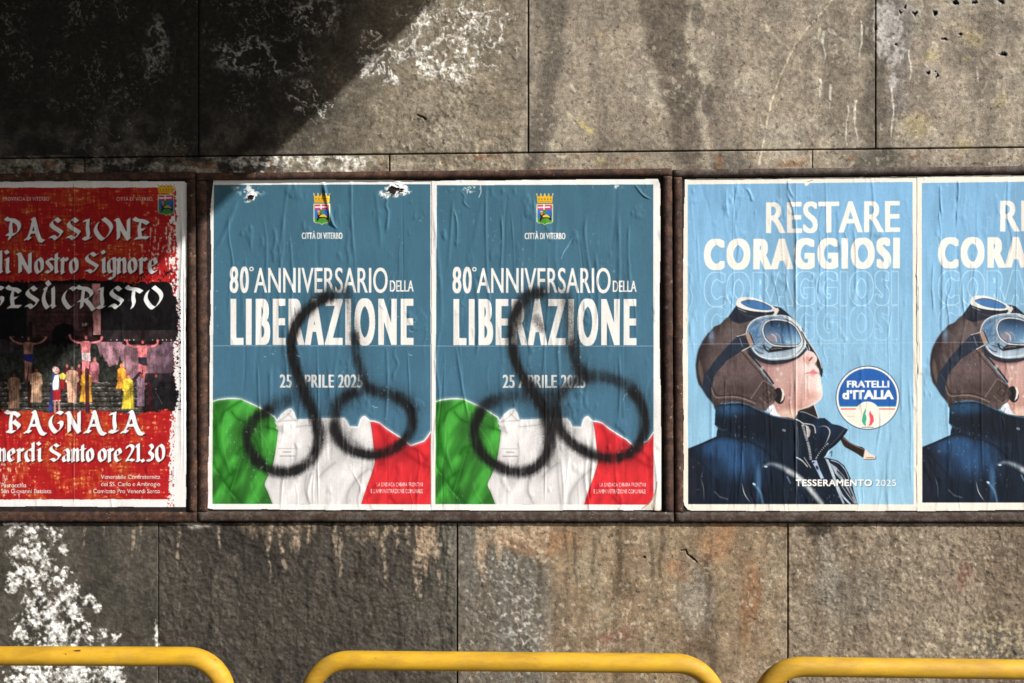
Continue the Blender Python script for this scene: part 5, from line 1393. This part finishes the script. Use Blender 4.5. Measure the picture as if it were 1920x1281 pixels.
# ------------------------------------------------------------------ pasted sheets as real, creased paper
def creases(X, Y, box_, seed, n, specials=(), amp=1.0, hw=(1.5, 4.5)):
    x0, y0, x1, y1 = box_
    rg = np.random.default_rng(seed)
    H = 0.9 * amp * (fbm(X / 60, Y / 150, seed + 1, 3) - 0.5) + 0.55 * amp * (fbm(X / 13, Y / 80, seed + 7, 3) - 0.5)
    xs1 = X[0]; ys1 = Y[:, 0]

    def ridge_line(pts, w, h, steep=1.0):
        P = spline(pts, 6, False)
        o = np.argsort(P[:, 1]); P = P[o]
        ra = np.searchsorted(ys1, P[0, 1]); rb = np.searchsorted(ys1, P[-1, 1])
        ca = np.searchsorted(xs1, P[:, 0].min() - 4 * w); cb = np.searchsorted(xs1, P[:, 0].max() + 4 * w)
        if rb - ra < 3 or cb <= ca: return
        yy = Y[ra:rb, ca:cb]; xx = X[ra:rb, ca:cb]
        xc = np.interp(ys1[ra:rb], P[:, 1], P[:, 0])[:, None]
        t = np.linspace(0, 1, rb - ra)[:, None]
        tap = np.clip(np.sin(np.pi * t) * 1.8, 0, 1) * (0.6 + 0.8 * vn(yy / 19, xx * 0 + seed, seed + 33))
        d = xx - xc
        prof = np.exp(-np.where(d > 0, d / (w * steep), d / w) ** 2)
        H[ra:rb, ca:cb] += h * tap * prof
    H += 2.2 * amp * ss(0.62, 0.9, fbm(X / 22, Y / 40, seed + 13, 3)) ** 1.5
    H += 0.9 * amp * (ridge((X + 0.25 * Y) / 40, Y / 120, seed + 17, 3) - 0.6) * ss(0.45, 0.7, fbi(X / 90, Y / 90, seed + 19))
    amp *= 1.45
    for _ in range(n):
        L = rg.uniform(40, 260) * (0.6 + 0.8 * rg.random())
        xa = rg.uniform(x0 + 6, x1 - 6); ya = rg.uniform(y0 - 20, y1 - 50)
        yb = min(y1 + 10, ya + L)
        dr = rg.normal(0, 0.05) * (yb - ya) + (rg.normal(0, 12) if ya < y0 + 60 else 0)
        k = rg.integers(3, 6)
        tt = np.linspace(0, 1, k)
        pts = np.stack([xa + dr * tt + rg.normal(0, 2.6, k), ya + (yb - ya) * tt], 1)
        wd = rg.uniform(*hw)
        hh = amp * rg.choice([1, 1, 1, -0.7]) * (0.3 + 1.3 * rg.random() ** 2)
        ridge_line(pts, wd, math.copysign(min(abs(hh), 0.55 * wd), hh), rg.uniform(0.5, 1.4))
    for pts, w, h, st in specials:
        ridge_line(pts, w, h, st)
    return np.where(H < 0, 0.85 * np.tanh(H / 0.85), H)      # the sheet cannot sink into the panel it is glued to


def paste(s, name, label, cat, group, outline, base, seed, n, specials=(), amp=1.0, holes=(), curls=(), step=2, fix=None, hw=(1.5, 4.5)):
    """turn a drawn sheet into a mesh; base = mm in front of the wall"""
    X, Y = s.grid()
    h2, w2 = s.h // step, s.w // step
    red_ = lambda A: A[:h2 * step, :w2 * step].reshape(h2, step, w2, step, *A.shape[2:]).mean((1, 3))
    C = red_(s.img); X = red_(X); Y = red_(Y)
    keep = s.clip(s.pmask(outline)); keep = red_(keep) > 0.5
    H = creases(X, Y, (min(p[0] for p in outline), min(p[1] for p in outline), max(p[0] for p in outline), max(p[1] for p in outline)), seed, n, specials, amp, hw)
    for cx, cy, rx, ry in holes:
        d = np.sqrt(((X - cx + 0.5 * (Y - cy)) / rx) ** 2 + ((Y - cy) / ry) ** 2) + 2.4 * (fbm(X / 6, Y / 5, seed + 55, 3) - 0.5)
        keep &= ~(d < 1.0)
        ring = (1 - ss(1.7, 2.5, d + 0.7 * (fbi(X / 3, Y / 3, seed + 66, 2) - 0.5)))
        C = mixc(C, (234, 233, 231), ring * 0.95)
        H = H + 2.4 * np.exp(-((d - 1.25) / 0.35) ** 2)
    for cx, cy, r, hgt in curls:
        d = np.hypot(X - cx, Y - cy)
        H = H + hgt * np.clip(1 - d / r, 0, 1) ** 2
    # dust, scuffs and a slightly uneven print
    C = C * (1 + 0.07 * (fbm(X / 18, Y / 50, seed + 77)[..., None] - 0.5) + 0.05 * (fbi(X / 3, Y / 3, seed + 88, 2)[..., None] - 0.5))
    sc = ss(0.80, 0.83, fbm(X / 4, Y / 6, seed + 99, 2)) * ss(0.55, 0.7, fbi(X / 70, Y / 70, seed + 101))
    C = mixc(C, (206, 212, 212), sc * 0.25)
    # grime creeping in from the edge of the sheet
    P = s.c(outline) / step
    H = H + base
    P = W(X, Y, -H / 1000)
    f = grid_faces(*X.shape, keep=keep)
    v, f, c = compact(P, f, lin(C.reshape(-1, 3)) * 0.90)
    org = (float(v[:, 0].mean()), -base / 1000, float(v[:, 2].min()))
    o = link_mesh(name, v, f, M_POST, None, True, c, origin=org)
    tag(o, label, cat, group)
    return o


def wob(pts, seed, a=0.8, n=24):
    """hand-cut edge: the outline with a slight waver"""
    rg = np.random.default_rng(seed)
    out = []
    P = np.asarray(pts, float)
    for i in range(len(P)):
        p, q = P[i], P[(i + 1) % len(P)]
        k = max(1, int(np.hypot(*(q - p)) / n))
        for j in range(k):
            b = p + (q - p) * j / k
            out.append(tuple(b + (rg.normal(0, a, 2) * 0.5 if j else 0)))
    return out


annA = art_anniversary()
annB_img = annA.img.copy()
spray(annA, SCRIB_A, 701)
# paper skinned off the upper corners of the first sheet
XA, YA = annA.grid()
for cx, cy, rx, ry in ((470, 361, 26, 9), (740, 352, 16, 8), (462, 352, 30, 8)):
    m = blob(XA, YA, cx, cy, rx, ry, 0.8) * ss(0.50, 0.58, fbm(XA / 5, YA / 4, 711, 3))
    annA.put((m.astype(np.float32), 0, 0), (232, 233, 232), 0.85)
for cx, cy, r in ((497, 669, 2), (512, 664, 2), (776, 604, 4), (772, 622, 5), (770, 666, 4), (704, 764, 5), (560, 668, 3), (640, 712, 3)):
    annA.stroke([(cx - r, cy - r * 0.5), (cx, cy + 0.4), (cx + r * 0.8, cy)], 0.9, (206, 220, 226), 0.7)
paste(annA, 'anniversary_poster', 'teal anniversary poster with two torn holes along its top edge, under black spray scribble', 'poster', 'teal anniversary posters with black spray scribbles',
      wob([(400, 336.5), (560, 336), (700, 337), (816, 338.5), (816, 957), (640, 957), (400, 955.5), (389, 954), (387, 945), (392, 800), (393, 640), (396, 480), (393.5, 400), (396, 372), (399, 345)], 1), 4.8, 721, 66,
      [([(606, 338), (612, 370), (617, 395), (624, 420), (634, 431)], 4.2, 6.5, 0.6), ([(728, 364), (724, 385), (728, 400), (724, 440)], 3, 2.2, 0.8), ([(446, 372), (436, 400), (420, 440), (404, 470)], 5, 2.2, 0.8),
       ([(594, 640), (597, 750), (596, 860), (598, 955)], 2.0, 1.6, 0.7), ([(492, 400), (500, 460), (495, 560), (488, 640)], 3, 1.0, 0.8), ([(482, 660), (486, 760), (492, 850)], 2.6, 1.2, 0.7), ([(724, 640), (727, 720), (722, 800)], 3, 1.4, 0.8)],
      1.0, holes=[(470, 369, 5, 4), (740, 357, 11, 6)], curls=[(389, 952, 26, 3), (398, 360, 26, 2.5)])
annB = annA
annB.img = annB_img
annB.x0 += 418; annB.y0 += 0.5
# the second print sits a touch larger on the wall
spray(annB, SCRIB_B, 741)
XB, YB = annB.grid()
for cx, cy, rx, ry in ((884, 354, 20, 6), (1155, 350, 14, 5), (880, 361, 6, 5)):
    m = blob(XB, YB, cx, cy, rx, ry, 0.8) * ss(0.54, 0.60, fbm(XB / 3.5, YB / 4, 751, 3))
    annB.put((m.astype(np.float32), 0, 0), (226, 232, 234), 0.85)
annB.stroke([(901, 348), (902, 360), (898, 370)], 1.4, (214, 226, 230), 0.8)
annB.stroke([(1074, 446), (1060, 468), (1052, 485)], 0.9, (180, 204, 214), 0.6); annB.stroke([(1068, 460), (1056, 474)], 0.8, (180, 204, 214), 0.5)
# dog-eared lower corner showing the bare back of the paper
annB.poly([(1231, 905), (1238, 903), (1240, 958), (1206, 957), (1214, 948), (1222, 938), (1228, 920)], (226, 218, 202))
annB.stroke([(1232, 904), (1229, 922), (1222, 938), (1212, 948), (1204, 954)], 1.6, (122, 96, 92), 0.7, soft=1.2, sm=True)
paste(annB, 'anniversary_poster', 'untorn teal anniversary poster with a curled lower right corner, scribbled in black spray paint', 'poster', 'teal anniversary posters with black spray scribbles',
      wob([(809, 339), (900, 338), (1060, 336.5), (1234, 335), (1238, 345), (1239, 420), (1237, 600), (1240, 800), (1241, 955), (1239, 958), (1100, 957), (960, 958), (808, 957)], 2), 6.0, 761, 72,
      [([(1100, 400), (1097, 440), (1105, 500), (1112, 540)], 4, 1.6, 0.6), ([(850, 390), (857, 420), (856, 470)], 2.6, 1.6, 0.7), ([(940, 400), (942, 450), (939, 510)], 2.6, 1.8, 0.6), ([(1180, 420), (1178, 470), (1183, 540)], 3, 1.4, 0.7),
       ([(856, 650), (866, 720), (880, 790)], 3, 1.6, 0.7), ([(1160, 660), (1163, 720), (1160, 790)], 3, 1.4, 0.7), ([(1021, 660), (1023, 780), (1022, 950)], 1.8, 1.3, 0.7), ([(1190, 345), (1205, 365), (1222, 375)], 3, 2.2, 1)],
      0.95, curls=[(1240, 956, 46, 9), (1236, 340, 20, 3)])

avi = art_aviator()
SP = [([(1476, 344), (1478, 365), (1488, 395), (1494, 450), (1492, 500), (1493, 600)], 3.4, 2.6, 0.7), ([(1480, 335), (1479, 352), (1488, 372)], 3, 2.2, 0.8), ([(1400, 352), (1408, 366), (1411, 380)], 3, 2.0, 0.9), ([(1362, 350), (1362, 380), (1366, 410)], 3, 1.6, 0.7),
      ([(1492, 600), (1493, 700), (1492, 800), (1493, 940)], 2.0, 1.3, 0.7), ([(1600, 420), (1606, 480), (1604, 560)], 3, 1.4, 0.8)]
avi_img = avi.img.copy()
avi.poly([(1508, 343), (1518, 343), (1514, 348), (1510, 349)], (236, 228, 218)); avi.stroke([(1514, 341), (1524, 338)], 0.9, (130, 60, 50), 0.8)
paste(avi, 'aviator_poster', 'pale blue aviator poster shown whole, against the left bar of its frame', 'poster', 'pale blue aviator posters',
      wob([(1283, 336), (1400, 334.5), (1560, 332.5), (1726, 330.5), (1726, 958.5), (1500, 959), (1296, 958), (1289, 956), (1283, 948), (1281, 940), (1281.5, 780), (1279, 700), (1280, 500)], 3), 4.8, 781, 84, SP, 0.85, curls=[(1284, 950, 20, 2.5), (1283, 338, 20, 2)], hw=(1.4, 3.8))
avi.img = avi_img
avi.x0 += 439; avi.y0 -= 3
paste(avi, 'aviator_poster', 'pale blue aviator poster cut off by the right edge of the photo', 'poster', 'pale blue aviator posters',
      wob([(1719, 331), (1860, 328), (2000, 327), (2165, 325), (2166, 956), (2000, 957), (1900, 957), (1719, 959)], 4), 6.0, 801, 84,
      [([(1763, 345), (1764, 380), (1766, 405)], 2.4, 2.2, 0.7), ([(1797, 335), (1798, 360), (1796, 380)], 2.4, 2.2, 0.7), ([(1842, 640), (1840, 760), (1843, 900)], 2.4, 1.2, 0.7)], 0.85, hw=(1.4, 3.8))

pas = art_passion()
paste(pas, 'passion_poster', 'red passion play poster half in shadow with white gothic lettering and a night scene', 'poster', None,
      wob([(-86, 342), (60, 339.5), (200, 339), (346, 340), (353, 346), (354, 420), (351, 520), (349.5, 640), (350, 800), (349, 951), (200, 951.5), (60, 950), (-86, 951)], 5), 4.8, 821, 40,
      [([(137, 340), (138, 500), (137, 700), (138, 950)], 2.0, 1.6, 0.6), ([(338, 352), (342, 450), (339, 560), (340, 700), (341, 860)], 3.0, 3.0, 0.7), ([(346, 360), (346, 600), (345, 900)], 2.2, 2.4, 0.8), ([(132, 348), (140, 370), (141, 386)], 3, 2.2, 0.8),
       ([(228, 560), (230, 640), (228, 760)], 2.4, 1.2, 0.8), ([(70, 360), (72, 420), (69, 520)], 2.6, 1.2, 0.8)], 0.85, curls=[(352, 343, 26, 4)])


# ------------------------------------------------------------------ yellow hoop railings
def hoop(label, xl, xr, ytl, ytr):
    """xl, xr: leg axes; ytl, ytr: upper edge of the tube at its two ends (photo pixels on the railing's own plane)"""
    d = -0.33
    r = 0.0238
    A = W((xl + xr) / 2, ytl, d)
    pl = W(xl, 1281, d); pr = W(xr, 1281, d)
    xa, xb = pl[0], pr[0]
    if xl < -100: xa = xb - 1.07
    if xr > 2100: xb = xa + 1.07
    za = W(max(xl, 0) + 80, ytl, d)[2] - r; zb = W(min(xr, 1920) - 80, ytr, d)[2] - r
    Rb = 0.108
    path = [(xa, -0.12), (xa, 0.3), (xa, za - Rb - 0.02)]
    for a in np.linspace(0, math.pi / 2, 14): path.append((xa + Rb - Rb * math.cos(a), za - Rb + Rb * math.sin(a)))
    for t in np.linspace(0.02, 0.98, 24): path.append((xa + Rb + (xb - xa - 2 * Rb) * t, za + (zb - za) * t))
    for a in np.linspace(math.pi / 2, 0, 14): path.append((xb - Rb + Rb * math.cos(a), zb - Rb + Rb * math.sin(a)))
    path += [(xb, zb - Rb - 0.02), (xb, 0.3), (xb, -0.12)]
    P = np.array(path)
    T = np.gradient(P, axis=0); T /= np.hypot(T[:, 0], T[:, 1])[:, None]
    N = np.stack([-T[:, 1], T[:, 0]], 1)
    k = 36
    th = np.linspace(0, 2 * np.pi, k, endpoint=False)
    V = np.zeros((len(P), k, 3))
    V[:, :, 0] = P[:, None, 0] + r * np.cos(th)[None] * N[:, None, 0]
    V[:, :, 2] = P[:, None, 1] + r * np.cos(th)[None] * N[:, None, 1]
    V[:, :, 1] = d + r * np.sin(th)[None]
    idx = np.arange(len(P) * k).reshape(len(P), k)
    f = np.stack([idx[:-1], np.roll(idx, -1, 1)[:-1], np.roll(idx, -1, 1)[1:], idx[1:]], -1).reshape(-1, 4)
    root = empty('hoop_railing', ((xa + xb) / 2, d, 0))
    tag(root, label, 'railing', 'yellow hoop railings in front of the wall')
    V = V.reshape(-1, 3) - np.array(root.location)
    link_mesh('bent_tube', V, f[:, ::-1], M_YEL, root, True)
    for x in (xa, xb):
        t = np.linspace(0, 2 * np.pi, 28, endpoint=False)
        rings = [(0.026, 0.001), (0.060, 0.001), (0.060, 0.010), (0.026, 0.014)]
        vv = np.array([(x + q * math.cos(a) - root.location.x, q * math.sin(a), z) for q, z in rings for a in t])
        ii = np.arange(len(vv)).reshape(4, 28)
        ff = np.stack([ii[:-1], np.roll(ii, -1, 1)[:-1], np.roll(ii, -1, 1)[1:], ii[1:]], -1).reshape(-1, 4)
        link_mesh('foot_plate', vv, ff, M_YEL, root, False)
    return root


hoop('yellow tubular hoop railing cut off by the left edge, below the white lime stain', -343, 424, 1214, 1214)
hoop('middle yellow tubular hoop railing, both its bent shoulders in view', 578, 1345, 1221.5, 1226.5)
hoop('yellow tubular hoop railing cut off by the right edge, only its left bend in view', 1426, 2193, 1233, 1239.5)
